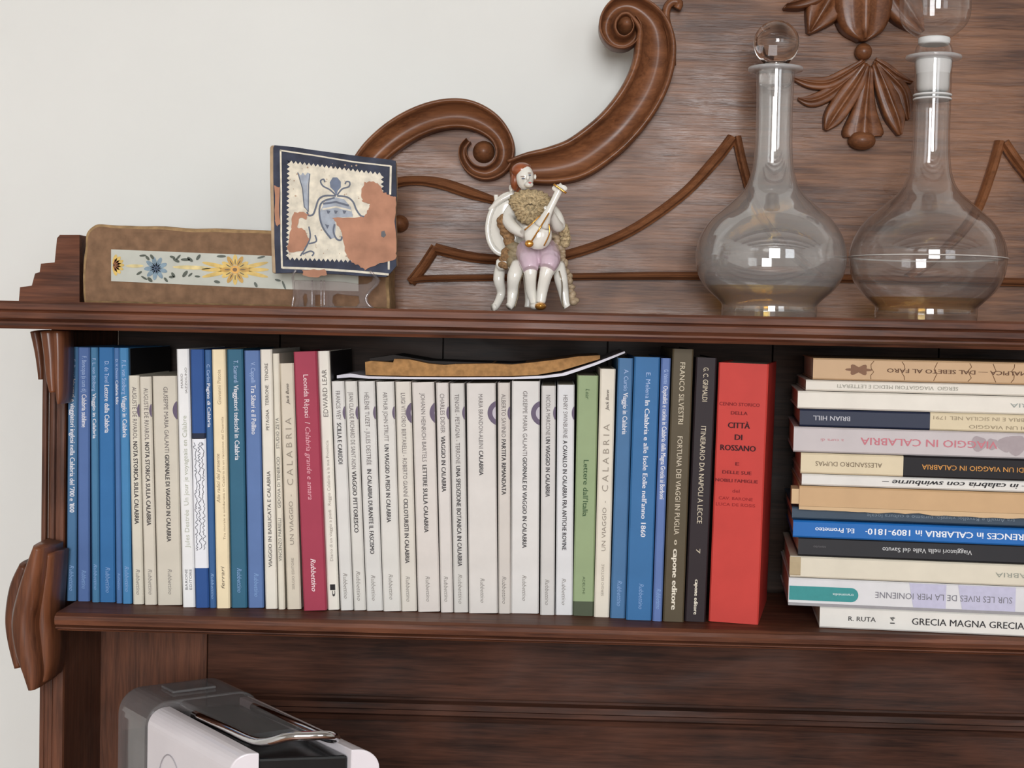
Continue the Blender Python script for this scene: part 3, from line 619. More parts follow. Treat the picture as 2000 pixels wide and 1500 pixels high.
for i, (label, xl, y0, y1, c, tx) in enumerate(SB):
    Y = YS0+(0.0 if i == 0 else {5: 0.004, 6: -0.003}.get(i, rj.uniform(-0.003, 0.003))); k = sc_(Y)
    th = (py_(xl, y0, Y)-py_(xl, y1, Y)).z
    X = py_(xl, (y0+y1)/2, Y).x
    L_ = rj.uniform(0.205, 0.225)
    o = make_book(label, ST, (X, Y, z+th/2), (0, math.pi/2, math.radians(-6)+(0 if i in (5, 6) else rj.uniform(-.01, .01))), th-0.0004, 0.15, L_, c, 0.0009, 0.3)
    zx = lambda xp: (xp-xl)/k
    for nm, xa, xb, cp, cl, dr, bd in tx:
        put(o, 'title', nm, zx(xa), zx(xb), 0.0, cp/k, cl, dr, bold=bd, italic=0.25 if 'swin' in nm else 0)
    t2 = th-0.0004
    if i == 0:
        me = text_mesh('14', (-1, 0, 0), (0, 0, -1), (0, -0.0006, zx(1740)), 13/k, 9/k, .01); text_obj('volume_number', me, ink((60, 58, 58)), o)
    if i == 1:
        a, b, r = 0.0006, zx(1674), 0.0115/2
        pts = [(-r, a), (r, a)]+[(r*math.cos(t), b-r+r*math.sin(t)) for t in [math.pi*j/12 for j in range(13)]]
        mesh_obj('teal_tab', *([(p[0]+0.001, -0.0005, p[1]) for p in pts], [tuple(range(len(pts)))]), ink((62, 142, 142)), o)
        put(o, 'tab_text', 'transmédia', zx(1665), zx(1625), 0.001, 5/k, (220, 232, 232), y=-0.0008)
        for a, b in ((1770, 1840), (1862, 1970)):
            mesh_obj('lilac_patch', [(-t2*0.48, -0.00035, zx(a)), (t2*0.48, -0.00035, zx(a)+0.004), (t2*0.48, -0.00035, zx(b)), (-t2*0.48, -0.00035, zx(b))], [(0, 1, 2, 3)], ink((190, 188, 210)), o)
        mesh_obj('lower_edge', *box(t2/2-0.0022, t2/2+0.0001, -0.0004, 0.1, 0, L_), ink((150, 148, 150)), o)
    if i == 2:
        mesh_obj('worn_corner', *prism_z([(-0.008, 0.0), (-0.004, -0.0006), (0.006, -0.0006), (0.007, 0.0)], -0.0004, 0.0085), ink((176, 158, 126)), o)
    if i == 6:
        V = []; Fc = []
        for j in range(41):
            zz_ = L_*j/40; V += [(t2/2-0.001, -0.0005, zz_), (t2/2+0.0015+0.0022*noise.noise((j*0.31, 2, 1))+0.0015*j/40, -0.0012, zz_)]
            if j: Fc.append((2*j-2, 2*j-1, 2*j+1, 2*j))
        mesh_obj('torn_paper', V, Fc, cover_mat((206, 170, 124)), o)
        mesh_obj('worn_flap', *prism_z([(-0.006, 0.001), (0.006, 0.001), (0.008, 0.02), (-0.007, 0.02)], -0.006, -0.0002), cover_mat((206, 170, 124)), o)
    if i == 8:
        band(o, 'black_half', t2, 0.15, zx(1759), L_-0.0005, (28, 24, 28))
        put(o, 'title', 'IMPRESSIONI DI UN VIAGGIO IN CALABRIA', zx(2068), zx(1794), 0.0, 9.5/k, (206, 146, 76), bold=.008, y=-0.0008)
    if i == 9:
        for a, r in ((1900, .006), (1925, .0045), (1948, .006), (1968, .008)):
            pts = [(-0.001+r*math.cos(t)*(1+.15*math.sin(3*t+a)), -0.0003-0.00000005*a, zx(a)+r*math.sin(t)) for t in [2*math.pi*j/18 for j in range(18)]]
            mesh_obj('stain', pts, [tuple(range(18))], ink((164, 152, 154)), o)
    if i == 10:
        band(o, 'cream_half', t2, 0.15, zx(1809), L_-0.0005, (214, 196, 160))
        put(o, 'title', 'DI UN VIAGGIO', zx(1992), zx(1882), 0.0035, 7/k, (150, 136, 112), y=-0.0008)
        put(o, 'title', 'IN CALABRIA E IN SICILIA NEL 1791', zx(2040), zx(1815), -0.003, 7/k, (160, 146, 122), y=-0.0008)
    if i == 13:
        for a in (1700, 1760, 1820, 1884, 1930, 1965):
            g = tube([(t2*0.4*math.sin(a+j)*0+t2*(0.42-0.84*j/5), -0.0003, zx(a)+0.0015*math.sin(j*2.1+a)) for j in range(6)], 0.00025, 4)
            mesh_obj('crack', *g, ink((110, 78, 52)), o)
        pts = [(0.0035*math.sin(t)*(1+.4*math.cos(6*t)), -0.0004, zx(1675)+0.009*math.cos(t)*(1+.2*math.cos(6*t))) for t in [2*math.pi*j/36 for j in range(36)]]
        mesh_obj('ornament', pts, [tuple(range(36))], ink((128, 94, 72)), o)
    z += th+0.0001

# ---- papers lying on the short white books
def strip(top, bot, Y0, Y1):                # outlines in pixels -> slab
    pts = ppoly(top+list(reversed(bot)), Y0)
    return prism(pts, Y0, Y1)
YP = 0.012
tp = [(658, 733), (684, 729.5), (720, 735), (800, 736.5), (900, 737), (1000, 736.5), (1060, 734), (1098, 729), (1120, 722), (1160, 709), (1220, 686)]
bt = [(658, 739), (684, 737), (720, 739.5), (800, 740.5), (900, 741), (1000, 740.5), (1060, 739), (1102, 734), (1125, 726.5), (1164, 713), (1203, 697), (1221, 689.5)]
o = mesh_obj('magazine', *strip(tp, bt, YP, 0.13), plain('magazine_paper', (206, 200, 208), 0.35))
o['label'] = 'thin pale magazine lying across the short white books, right end bent upward'; o['category'] = 'magazine'
tp = [(713, 711), (725, 709), (768, 712), (770, 705), (800, 706), (836, 714), (868, 717), (890, 715), (960, 714), (1000, 716), (1040, 712), (1090, 706), (1130, 700), (1172, 698)]
bt = [(714, 732), (740, 733), (800, 734.6), (870, 735), (940, 735), (1000, 734.5), (1050, 732), (1096, 724), (1130, 714), (1172, 701)]
tp = [(x, y-4) for x, y in tp]
o = thing('old_booklet', 'tattered brown old booklet lying on the pale magazine above the white books', 'booklet', py_(940, 740, YP+0.01))
mesh_obj('page_block', *strip([(x, y) for x, y in tp], bt, YP+0.008, 0.125), plain('old_paper', (178, 132, 82), 0.9, 0.14, 220, bump=0.2), o)
mesh_obj('cover', *strip([(722, 700), (770, 693), (840, 705), (1000, 710), (1090, 704)], [(722, 709), (768, 704), (836, 713), (1000, 715), (1090, 706)], YP+0.03, 0.125), plain('old_cover', (44, 36, 32), 0.7), o)

# ------------------------------------------------------------------ brick with painted tile strip
YK = 0.055
brick = thing('brick', 'old brown brick with inset strip of floral painted tile, left end of the top shelf', 'brick', py_(460, 600, YK))
o_ = [(163, 594), (160, 560), (161, 520), (163, 480), (168, 455), (180, 440), (195, 437), (230, 440), (300, 441), (380, 445), (460, 447), (560, 450), (660, 453), (758, 456), (762, 500), (761, 560), (762, 608)]
o_ = [(x+2.5*noise.noise((x*.03, y*.03, 1)), y+3.0*noise.noise((x*.02, y*.02, 5))) for x, y in spline(o_, 4)]
pts = ppoly(o_, YK); pts = [(x, max(zv, ZT+0.0002)) for x, zv in pts]
bk = mesh_obj('clay_body', *prism(pts, YK, YK+0.045), plain('brick_clay', (134, 103, 78), 0.95, 0.14, 110, bump=0.8), brick)
cxb = sum(p[0] for p in pts)/len(pts); czb = (min(p[1] for p in pts)+max(p[1] for p in pts))/2
V = []; n_ = len(pts)
for sc2, yy in ((0.0035, 0.0), (0.0008, 0.0022), (0.0, 0.006)):
    for x, zv in pts:
        d = Vector((cxb-x, (czb-zv)*3)).normalized(); V.append((x+d.x*sc2, YK+yy+0.0006*noise.noise((x*90, yy*300, zv*90)), max(zv+d.y*sc2, ZT+0.0001)))
V += [(x, YK+0.045, zv) for x, zv in pts]
Fc = [tuple(range(n_))]+[(r*n_+i, r*n_+(i+1) % n_, (r+1)*n_+(i+1) % n_, (r+1)*n_+i) for r in range(3) for i in range(n_)]+[tuple(range(4*n_-1, 3*n_-1, -1))]
old = bk.data; bk.data = bpy.data.meshes.new('clay_body'); off_ = Vector(brick['_o'])
bk.data.from_pydata([tuple(Vector(v)-off_) for v in V], [], Fc); bk.data.materials.append(old.materials[0])
bk.data.materials.append(plain('brick_rim', (170, 138, 98), 0.95, 0.2, 120, bump=0.8))
for p in bk.data.polygons:
    if 1 <= p.index <= 3*n_: p.material_index = 1
tile = mesh_obj('tile_strip', *prism(ppoly([(217, 487), (560, 501), (700, 505), (700, 569), (560, 565), (217, 549)], YK-0.0008), YK-0.0008, YK+0.002), plain('tile_glaze', (198, 198, 186), 0.5, 0.05, 40, spec=0.2), brick)
def flat(name, pix, Y, colr, parent, rough=0.4):
    q = ppoly(pix, Y)
    return mesh_obj(name, [(x, Y, zv) for x, zv in q], [tuple(range(len(q)))], plain('paint_%d_%d_%d' % colr, colr, rough, 0.15, 120), parent)
CS = lambda x, y: (200+x/5.556, 470+y/5.556)
def petal(name, cx, cy, ang, l, wd, colr, Y, parent, conv=CS, r0=0.0):
    pts = []
    for j in range(14):
        t = 2*math.pi*j/14; a = r0+l/2+l/2*math.cos(t); b = wd/2*math.sin(t)
        pts.append(conv(cx+a*math.cos(ang)-b*math.sin(ang), cy+a*math.sin(ang)+b*math.cos(ang)))
    return flat(name, pts, Y, colr, parent)
YT = YK-0.0012
rp = random.Random(9)
YEL, GOLD, BLU, DKG = (222, 186, 96), (196, 150, 60), (126, 148, 162), (74, 80, 66)
for cx, ln in ((1440, 300), ):
    for a in (0.0, math.pi):
        for da in (-0.22, 0.0, 0.22): petal('petal', cx, 315, a+da, 330, 44, YEL, YT, tile, r0=40)
petal('streak', 760, 285, 0.03, 420, 44, (226, 204, 140), YT, tile); petal('streak', 250, 275, 0.0, 200, 36, (226, 206, 146), YT, tile)
for j in range(12):
    a = 2*math.pi*j/12
    petal('petal', 1440, 315, a, 120, 50, YEL if j % 2 else GOLD, YT-0.0001, tile, r0=45)
    petal('vein', 1440, 315, a, 60, 10, (84, 70, 44), YT-0.0003, tile, r0=55)
petal('flower_eye', 1390, 315, 0, 100, 90, (226, 168, 72), YT-0.0004, tile); petal('flower_eye', 1412, 315, 0, 50, 42, (120, 86, 40), YT-0.0005, tile)
for j in range(9):
    a = 2*math.pi*j/9+0.3
    petal('petal', 580, 300, a, 120, 48, BLU, YT-0.0001, tile, r0=10); petal('vein', 580, 300, a, 60, 12, (62, 80, 104), YT-0.0003, tile)
for j in range(7):
    a = -1.3+2.6*j/6
    petal('petal', 118, 265, a, 120, 44, YEL, YT-0.0001, tile); petal('vein', 118, 265, a, 70, 11, (140, 84, 40), YT-0.0003, tile)
for cx, cy in ((400, 165), (470, 165), (520, 150), (730, 170), (765, 195), (800, 205), (850, 205), (920, 180), (1020, 210), (420, 385), (370, 370), (490, 400), (670, 400), (720, 395), (750, 345), (870, 395), (930, 390), (1000, 385), (1240, 170), (1680, 190), (1210, 440), (1650, 450), (1870, 420), (1950, 435)):
    petal('leaf_dab', cx, cy, rp.uniform(-1.2, 1.2), rp.uniform(60, 105), rp.uniform(20, 40), DKG, YT-0.0002, tile)

# ------------------------------------------------------------------ majolica tile on its stand
YM = 0.014
maj = thing('majolica_tile', 'square chipped majolica tile with blue urn design, propped on a clear stand', 'tile', py_(650, 545, YM))
CM = lambda x, y: (500+x/4.166, 260+y/4.166)
tile_out = [(150, 98), (300, 112), (450, 135), (600, 155), (750, 175), (900, 195), (1050, 210), (1135, 225), (1143, 400), (1143, 520), (1130, 640), (1140, 800), (1138, 960), (1143, 1080), (1105, 1125), (1060, 1170), (900, 1165), (700, 1150), (500, 1140), (300, 1135), (160, 1140), (150, 900), (146, 600), (140, 350), (140, 120)]
def mprism(pix, Y0, Y1): return prism(ppoly([CM(x, y) for x, y in pix], Y0), Y0, Y1)
CL = plain('terracotta', (184, 134, 108), 0.9, 0.12, 60, bump=0.4)
mesh_obj('clay_body', *mprism([(x-(28 if x < 200 else 0), y) for x, y in tile_out], YM+0.0015, YM+0.013), plain('tile_clay_edge', (186, 160, 130), 0.95, 0.18, 60, bump=0.8), maj, bevel=0.0012)
gz = mesh_obj('glazed_face', *mprism(tile_out, YM, YM+0.002), plain('glaze_navy', (56, 60, 76), 0.6, 0.25, 70, spec=0.2), maj)
def mf(name, pts, lv, c): return flat(name, [CM(x, y) for x, y in pts], YM-0.0002*lv, c, gz)
def band_line(name, pts, wd, lv, c):
    L_, R_ = [], []
    for i, (x, y) in enumerate(pts):
        a = pts[max(i-1, 0)]; b = pts[min(i+1, len(pts)-1)]
        t = Vector((b[0]-a[0], b[1]-a[1])).normalized(); L_.append((x-t.y*wd/2, y+t.x*wd/2)); R_.append((x+t.y*wd/2, y-t.x*wd/2))
    q = [py_(*CM(x, y), YM-0.0002*lv) for x, y in L_+R_]; n = len(pts)
    mesh_obj(name, q, [(i, i+1, n+i+1, n+i) for i in range(n-1)], plain('paint_%d_%d_%d' % c, c, .4, 0.12, 120), gz)
IV = (216, 206, 184)
# cream field with saw-tooth edge
FC = [(252, 218), (1040, 322), (1035, 1065), (242, 1032)]
mf('cream_field', FC, 1, IV)
def teeth(a, b, n, inward):
    V, Fc = [], []
    for j in range(n):
        for t, s in ((j/n, 0), ((j+.5)/n, 24), ((j+1)/n, 0)):
            V.append(py_(*CM(a[0]+(b[0]-a[0])*t+inward[0]*s, a[1]+(b[1]-a[1])*t+inward[1]*s), YM-0.0003))
        Fc.append((3*j, 3*j+1, 3*j+2))
    mesh_obj('saw_tooth_edge', V, Fc, plain('paint_navy', (56, 60, 76), 0.6, 0.2, 80, spec=0.2), gz)
teeth(FC[0], FC[1], 22, (0, 1)); teeth(FC[1], FC[2], 20, (-1, 0)); teeth(FC[2], FC[3], 22, (0, -1)); teeth(FC[3], FC[0], 22, (1, 0))
band_line('border_line', [(195, 140), (500, 185), (800, 235), (1095, 268)], 12, 1, IV)
band_line('border_line', [(200, 140), (205, 500), (205, 850), (212, 1100)], 14, 1, IV)
band_line('border_line', [(1097, 265), (1092, 500)], 16, 1, IV); band_line('border_line', [(1080, 1040), (1080, 1110)], 16, 1, IV)
band_line('border_line', [(215, 1095), (500, 1105), (800, 1125), (1080, 1150)], 18, 1, IV)
def rough_poly(pts, amp, seed):
    out = []; rr = random.Random(seed)
    for i, (x, y) in enumerate(pts):
        x2, y2 = pts[(i+1) % len(pts)]
        for k in range(4):
            t = k/4; out.append((x+(x2-x)*t+rr.uniform(-amp, amp), y+(y2-y)*t+rr.uniform(-amp, amp)))
    return out
SB_, SD = (150, 157, 168), (62, 70, 90)
# urn, handles, horn, finial
mf('urn_body', [(520, 640), (560, 560), (640, 520), (720, 540), (770, 600), (790, 680), (640, 690), (650, 760), (640, 850), (610, 862), (560, 800), (525, 720)], 2, SB_)
band_line('urn_band', [(545, 575), (650, 560), (755, 590)], 16, 3, SD); band_line('urn_band', [(540, 620), (650, 600), (775, 630)], 14, 3, IV)
for x in (590, 650, 720): mf('urn_dot', [(x-16, 628), (x+16, 632), (x+4, 655), (x-8, 655)], 3, SD)
mf('urn_dot', [(560, 740), (595, 750), (580, 780)], 3, SD)
for pts in ([(650, 510), (560, 510), (510, 540), (485, 610), (465, 660), (430, 670), (415, 640)], [(660, 510), (740, 520), (790, 560), (815, 620), (850, 670), (880, 680)], [(640, 525), (540, 560), (515, 640), (540, 760), (610, 860)], [(640, 740), (630, 800), (655, 860), (690, 870), (700, 840)]):
    band_line('outline', spline(pts, 4), 14, 4, SD)
mf('horn', [(340, 320), (365, 345), (380, 320), (400, 345), (420, 320), (438, 330), (420, 420), (425, 640), (390, 600), (375, 440)], 2, SB_)
band_line('outline', [(340, 320), (378, 450), (392, 600), (425, 640), (428, 420), (438, 330)], 8, 4, SD)
mf('finial', [(600, 400), (625, 360), (660, 360), (690, 395), (690, 440), (665, 470), (655, 510), (635, 470), (605, 440)], 3, (78, 92, 118))
for pts in ([(650, 505), (600, 460), (545, 430), (525, 390), (550, 375), (560, 400)], [(660, 505), (700, 455), (755, 435), (762, 400), (735, 395), (725, 415)], [(430, 760), (440, 850), (400, 940), (360, 1000)], [(380, 985), (440, 960), (470, 975), (455, 1000)], [(430, 900), (490, 880), (480, 830)]):
    band_line('outline', spline(pts, 4), 12, 4, SD)
TC = (186, 122, 90)
for pts, sd in (([(940, 390), (990, 410), (1040, 480), (1100, 515), (1143, 520), (1130, 640), (1138, 960), (1140, 1030), (1000, 1060), (890, 1115), (840, 1080), (780, 1050), (740, 1010), (715, 900), (690, 780), (660, 745), (625, 690), (800, 690), (880, 680), (920, 620), (925, 575), (865, 555), (855, 480), (880, 400)], 1), ([(300, 650), (370, 640), (430, 660), (410, 700), (350, 690), (330, 760), (400, 790), (430, 860), (385, 960), (270, 970), (250, 930), (270, 850), (290, 760)], 2), ([(380, 1115), (560, 1110), (575, 1150), (480, 1180), (380, 1150)], 3), ([(150, 430), (190, 440), (195, 740), (165, 760), (150, 700)], 4)):
    q = rough_poly(pts, 7, sd)
    mesh_obj('chipped_patch', [py_(*CM(x, y), YM-0.0011) for x, y in q], [tuple(range(len(q)))], CL, gz)
mf('nail_hole', [(1020, 800), (1045, 795), (1058, 830), (1040, 850), (1018, 840)], 8, (40, 38, 42))
for j in range(60):
    x, y = rp.uniform(270, 850), rp.uniform(240, 1020)
    s = rp.uniform(3, 9); mf('speck', [(x-s, y), (x, y-s), (x+s, y), (x, y+s)], 1.5, (170, 140, 110))
# clear stand
CE = lambda x, y: (560+x/9.09, 510+y/9.09)
ACR = thin_glass('clear_acrylic', (0.88, 0.84, 0.84, 1), 1.75, 0.05, 0.03)
stand = thing('tile_stand', 'small clear plastic easel holding the majolica tile', 'stand', py_(650, 600, YM))
def fixz(g): return [(v[0], v[1], max(v[2], ZT+0.0001)) for v in g[0]], g[1]
plate = [(110, 330), (440, 340), (700, 345), (1000, 365), (1250, 400), (1400, 395), (1480, 350), (1500, 290), (1440, 220), (1470, 170), (1530, 165), (1590, 240), (1640, 330), (1600, 420), (1480, 530), (1410, 640), (1430, 740), (1530, 830), (1180, 830), (1260, 740), (1250, 620), (1000, 600), (860, 575), (790, 620), (780, 720), (850, 830), (600, 830), (600, 600), (470, 600), (470, 830), (300, 830), (330, 700), (320, 590), (280, 575), (250, 640), (280, 830), (80, 820), (120, 680), (110, 540), (90, 380)]
stand_y = YM+0.004
mesh_obj('side_frame', *fixz(prism(ppoly([CE(x, y) for x, y in plate], stand_y), stand_y+0.010, stand_y+0.014)), ACR, stand, bevel=0.0006)
def rod(pts, r): return fixz(tube([py_(*CE(x, y), Y) for x, y, Y in spline(pts, 4)], r, 8))
YH = YM-0.004
mesh_obj('front_hook', *rod([(1480, 170, YH), (1530, 230, YH), (1610, 320, YH+.002), (1590, 420, YH+.004), (1470, 540, YH+.006), (1405, 650, YH+.006), (1430, 750, YH+.006), (1510, 830, YH+.006)], 0.0011), ACR, stand, smooth=True)
mesh_obj('front_hook', *rod([(170, 150, YH), (110, 260, YH), (120, 400, YH+.003), (130, 600, YH+.005), (110, 720, YH+.005), (95, 830, YH+.005)], 0.0011), ACR, stand, smooth=True)
for x in (450, 610, 665): mesh_obj('post', *rod([(x, 340, YH+.008), (x, 600, YH+.006), (x, 830, YH+.006)], 0.0008), ACR, stand, smooth=True)
mesh_obj('foot_rail', *rod([(90, 815, YH+.006), (800, 820, YH+.006), (1510, 826, YH+.006)], 0.0009), ACR, stand, smooth=True)

# ------------------------------------------------------------------ porcelain figurine
YG = 0.0
fig = thing('porcelain_figurine', 'white porcelain musician with lace ruff seated on a chair playing a mandolin', 'figurine', py_(1040, 607, YG))
K7 = 4.41*sc_(YG)
def G(x, y, d=0.0): return py_(900+x/4.41, 300+y/4.41, YG)+Vector((0, d, 0))
def gr(r): return r/K7
PORC = plain('porcelain', (226, 222, 212), 0.12, 0.02, 30, coat=0.6)
def limb(pts, seg=12):
    s = spline(pts, 4)
    return tube([G(p[0], p[1], p[2]) for p in s], [gr(p[3]) for p in s], seg)
def blob(x, y, d, rx, ry, rz): return ball(G(x, y, d), gr(rx), gr(ry), gr(rz))
def remeshed(name, g, mat, parent, vox=0.0007, sm=6):
    o = mesh_obj(name, g[0], g[1], mat, parent, smooth=True)
    m = o.modifiers.new('remesh', 'REMESH'); m.mode = 'VOXEL'; m.voxel_size = vox; m.use_smooth_shade = True
    s = o.modifiers.new('smooth', 'SMOOTH'); s.iterations = sm; s.factor = 0.5
    return o
body = join(blob(555, 215, -0.010, 78, 84, 108), blob(582, 232, -0.026, 16, 20, 26), blob(590, 285, -0.018, 40, 44, 26),      # head, nose, chin
            blob(640, 205, -0.004, 14, 16, 26),                                                                       # ear
            limb([(570, 330, 0.0, 50), (575, 420, 0.002, 90), (600, 560, 0.004, 140), (630, 720, 0.006, 150), (650, 860, 0.004, 160)]),
            limb([(500, 420, 0.0, 62), (425, 530, -0.004, 62), (415, 590, -0.010, 58), (470, 660, -0.020, 50), (555, 715, -0.028, 34)]),
            limb([(690, 420, 0.0, 62), (800, 520, -0.004, 62), (850, 610, -0.010, 52), (835, 640, -0.016, 48), (790, 560, -0.026, 36), (760, 520, -0.030, 30)]),
            limb([(590, 860, -0.004, 110), (600, 960, -0.024, 84), (605, 1050, -0.030, 56), (610, 1180, -0.026, 46), (640, 1290, -0.024, 42)]),
            limb([(730, 860, -0.004, 110), (760, 960, -0.028, 84), (735, 1050, -0.034, 58), (708, 1170, -0.032, 48), (690, 1290, -0.032, 42)]))
# five fingers on each hand, curled over the strings and around the neck
for j in range(4):
    body = join(body, limb([(540+6*j, 690+16*j, -0.029, 15), (585+4*j, 690+18*j, -0.036, 13), (610, 705+16*j, -0.034, 11)], 8))
    body = join(body, limb([(765+8*j, 500+14*j, -0.031, 15), (735+6*j, 490+16*j, -0.039, 13), (720+6*j, 505+16*j, -0.040, 11)], 8))
body = join(body, limb([(530, 690, -0.030, 16), (560, 660, -0.036, 14), (585, 655, -0.038, 11)], 8), limb([(770, 560, -0.030, 16), (745, 590, -0.036, 13), (730, 585, -0.038, 11)], 8))
remeshed('body', body, PORC, fig)
HAIR = plain('figurine_hair', (150, 82, 48), 0.3, 0.15, 200, coat=0.4)
mesh_obj('hair', *join(blob(528, 152, -0.008, 92, 84, 66), blob(468, 235, -0.002, 40, 70, 92), blob(490, 300, 0.006, 26, 40, 40)), HAIR, fig, smooth=True)
def dot(name, x, y, rx, ry, c, d): mesh_obj(name, *blob(x, y, d, rx, 5, ry), plain('paint_%d_%d_%d' % c, c, 0.3), fig, smooth=True)
dot('eye', 543, 240, 15, 6, (92, 96, 110), -0.0262); dot('eye', 598, 210, 12, 6, (92, 96, 110), -0.0250)
dot('eyebrow', 538, 222, 20, 4, (140, 112, 96), -0.0258); dot('eyebrow', 596, 192, 16, 4, (140, 112, 96), -0.0244)
dot('mouth', 600, 276, 13, 6, (190, 92, 88), -0.0268)
LACE = plain('lace', (190, 168, 130), 0.95, 0.25, 500, bump=1.0)
LACE2 = plain('lace_brown', (150, 116, 80), 0.95, 0.25, 500, bump=1.0)
def ruffle(cx, cy, d, rx, rz, ry, tk, n, seed, mat, name, squash=1.0):
    V, Fc = [], []; A, B = 72, 10
    for i in range(A):
        a = 2*math.pi*i/A; wv = math.sin(n*a+seed)
        for j in range(B):
            t = j/(B-1); R = 0.3+0.7*t+0.035*wv*t
            off = -0.004*t*wv-0.004*math.sin(t*3.1)+0.0012*noise.noise((i*.7, j*.9, seed))
            c = G(cx, cy, d); V.append((c.x+gr(rx)*R*math.cos(a), c.y+off*tk-gr(ry)*(1-t), c.z+gr(rz)*R*math.sin(a)*squash+0.001*noise.noise((i*.9, j, seed+3))))
    for i in range(A):
        for j in range(B-1): Fc.append((i*B+j, i*B+j+1, ((i+1) % A)*B+j+1, ((i+1) % A)*B+j))
    o = mesh_obj(name, V, Fc, mat, fig, smooth=True)
    s = o.modifiers.new('thick', 'SOLIDIFY'); s.thickness = 0.0008
    return o
ruffle(600, 425, -0.014, 185, 105, 60, 0.5, 19, 1, LACE, 'lace_ruff')
ruffle(600, 480, -0.017, 150, 100, 70, 0.5, 15, 2.2, LACE, 'lace_ruff')
ruffle(595, 535, -0.015, 120, 90, 60, 0.5, 13, 4, LACE, 'lace_ruff')
rl = random.Random(11)
def frill(name, path, r, mat):
    g = []
    for i, p in enumerate(spline(path, 5)):
        g.append(blob(p[0]+rl.uniform(-14, 14), p[1]+rl.uniform(-10, 10), p[2]+rl.uniform(-.002, .002), r*rl.uniform(.7, 1.2), r, r*rl.uniform(.6, 1.1)))
    mesh_obj(name, *join(*g), mat, fig, smooth=True)
frill('lace_sleeve', [(370, 560, -0.006), (375, 640, -0.006), (420, 720, -0.006), (420, 800, -0.006), (390, 880, -0.006), (380, 960, -0.004)], 44, LACE2)
frill('lace_sleeve', [(890, 640, -0.004), (905, 720, -0.004), (880, 780, -0.002)], 42, LACE)
frill('coat_tail', [(800, 700, 0.0), (850, 800, 0.0), (880, 920, 0.0), (920, 1050, 0.004), (945, 1180, 0.006), (980, 1280, 0.006)], 36, plain('coat_tan', (172, 150, 122), 0.5, 0.15, 200))
frill('coat_skirt', [(470, 800, -0.006), (460, 880, -0.008), (440, 950, -0.008)], 60, plain('coat_olive', (150, 134, 104), 0.6, 0.2, 200))
PINK = plain('breeches', (204, 180, 192), 0.2, 0.08, 40, coat=0.4)
remeshed('breeches', join(limb([(585, 850, -0.008, 118), (598, 940, -0.028, 92), (606, 1015, -0.034, 66)]), limb([(735, 850, -0.008, 118), (768, 930, -0.032, 92), (748, 1000, -0.038, 66)])), PINK, fig)
GOLDM = plain('gold_paint', (212, 152, 72), 0.18, 0.1, 100, metal=0.7)
for x, d in ((690, -0.036), (645, -0.028)):
    mesh_obj('shoe', *blob(x, 1318, d, 50, 95, 34), GOLDM if x == 690 else PORC, fig, smooth=True)
# mandolin
mand = mesh_obj('mandolin', *join(blob(670, 730, -0.040, 118, 60, 118), limb([(700, 650, -0.042, 72), (745, 560, -0.044, 40), (800, 450, -0.044, 30), (850, 350, -0.044, 34), (875, 330, -0.044, 42)])), PORC, fig, smooth=True)
def gline(pts, r): return mesh_obj('gold_trim', *limb([(x, y, d, r) for x, y, d in pts], 6), GOLDM, mand, smooth=True) and None
for pts, r in (([(600, 810, -0.052), (680, 690, -0.058), (760, 550, -0.053)], 7), ([(800, 310, -0.050), (905, 385, -0.050)], 9), ([(760, 640, -0.052), (765, 720, -0.052), (720, 820, -0.050)], 6), ([(560, 690, -0.05), (620, 640, -0.053), (690, 570, -0.052)], 6)):
    g = limb([(x, y, d, r) for x, y, d in pts], 6)
    t_ = mesh_obj('gold_trim', *g, GOLDM, None, smooth=True, origin=fig['_o']); t_.parent = mand
mesh_obj('tailpiece', *blob(598, 805, -0.054, 36, 16, 30), GOLDM, None, smooth=True, origin=fig['_o']).parent = mand
mesh_obj('peg_head', *blob(850, 340, -0.044, 66, 20, 34), PORC, None, smooth=True, origin=fig['_o']).parent = mand
# chair
c0 = G(395, 620, 0.012)
ring = [G(400+170*math.cos(t)+30*math.sin(t), 600-260*math.sin(t), 0.012) for t in [2*math.pi*j/40 for j in range(41)]]
mesh_obj('chair_back_frame', *tube(ring, gr(26), 10), PORC, fig, smooth=True)
mesh_obj('chair_back', *ball(G(400, 600, 0.014), gr(165), gr(24), gr(250), 24, 12), PORC, fig, smooth=True)
for pts in ([(245, 480, .012, 22), (330, 400, .010, 24), (460, 330, .010, 24)], [(300, 400, .012, 16), (298, 345, .012, 22)], [(440, 330, .012, 18), (432, 275, .012, 24), (470, 310, .01, 18)]):
    mesh_obj('chair_crest', *limb(pts, 8), PORC, fig, smooth=True)
remeshed('chair_seat', join(limb([(320, 960, 0.0, 50), (480, 930, -0.004, 70), (700, 930, 0.002, 70), (900, 960, 0.002, 50)]), blob(610, 920, 0.006, 290, 130, 60)), PORC, fig)
for pts in ([(340, 960, .012, 48), (325, 1080, .006, 50), (345, 1200, .010, 40), (300, 1310, .006, 34), (275, 1325, .004, 34)],
            [(500, 960, -.016, 62), (470, 1060, -.022, 64), (455, 1180, -.018, 50), (440, 1290, -.020, 38), (420, 1322, -.022, 34)],
            [(840, 960, -.012, 56), (860, 1080, -.018, 58), (880, 1180, -.016, 48), (900, 1290, -.018, 36), (915, 1322, -.018, 34)],
            [(560, 980, .014, 40), (570, 1100, .014, 36), (580, 1250, .014, 30), (575, 1322, .014, 32)]):
    mesh_obj('chair_leg', *limb(pts, 12), PORC, fig, smooth=True)
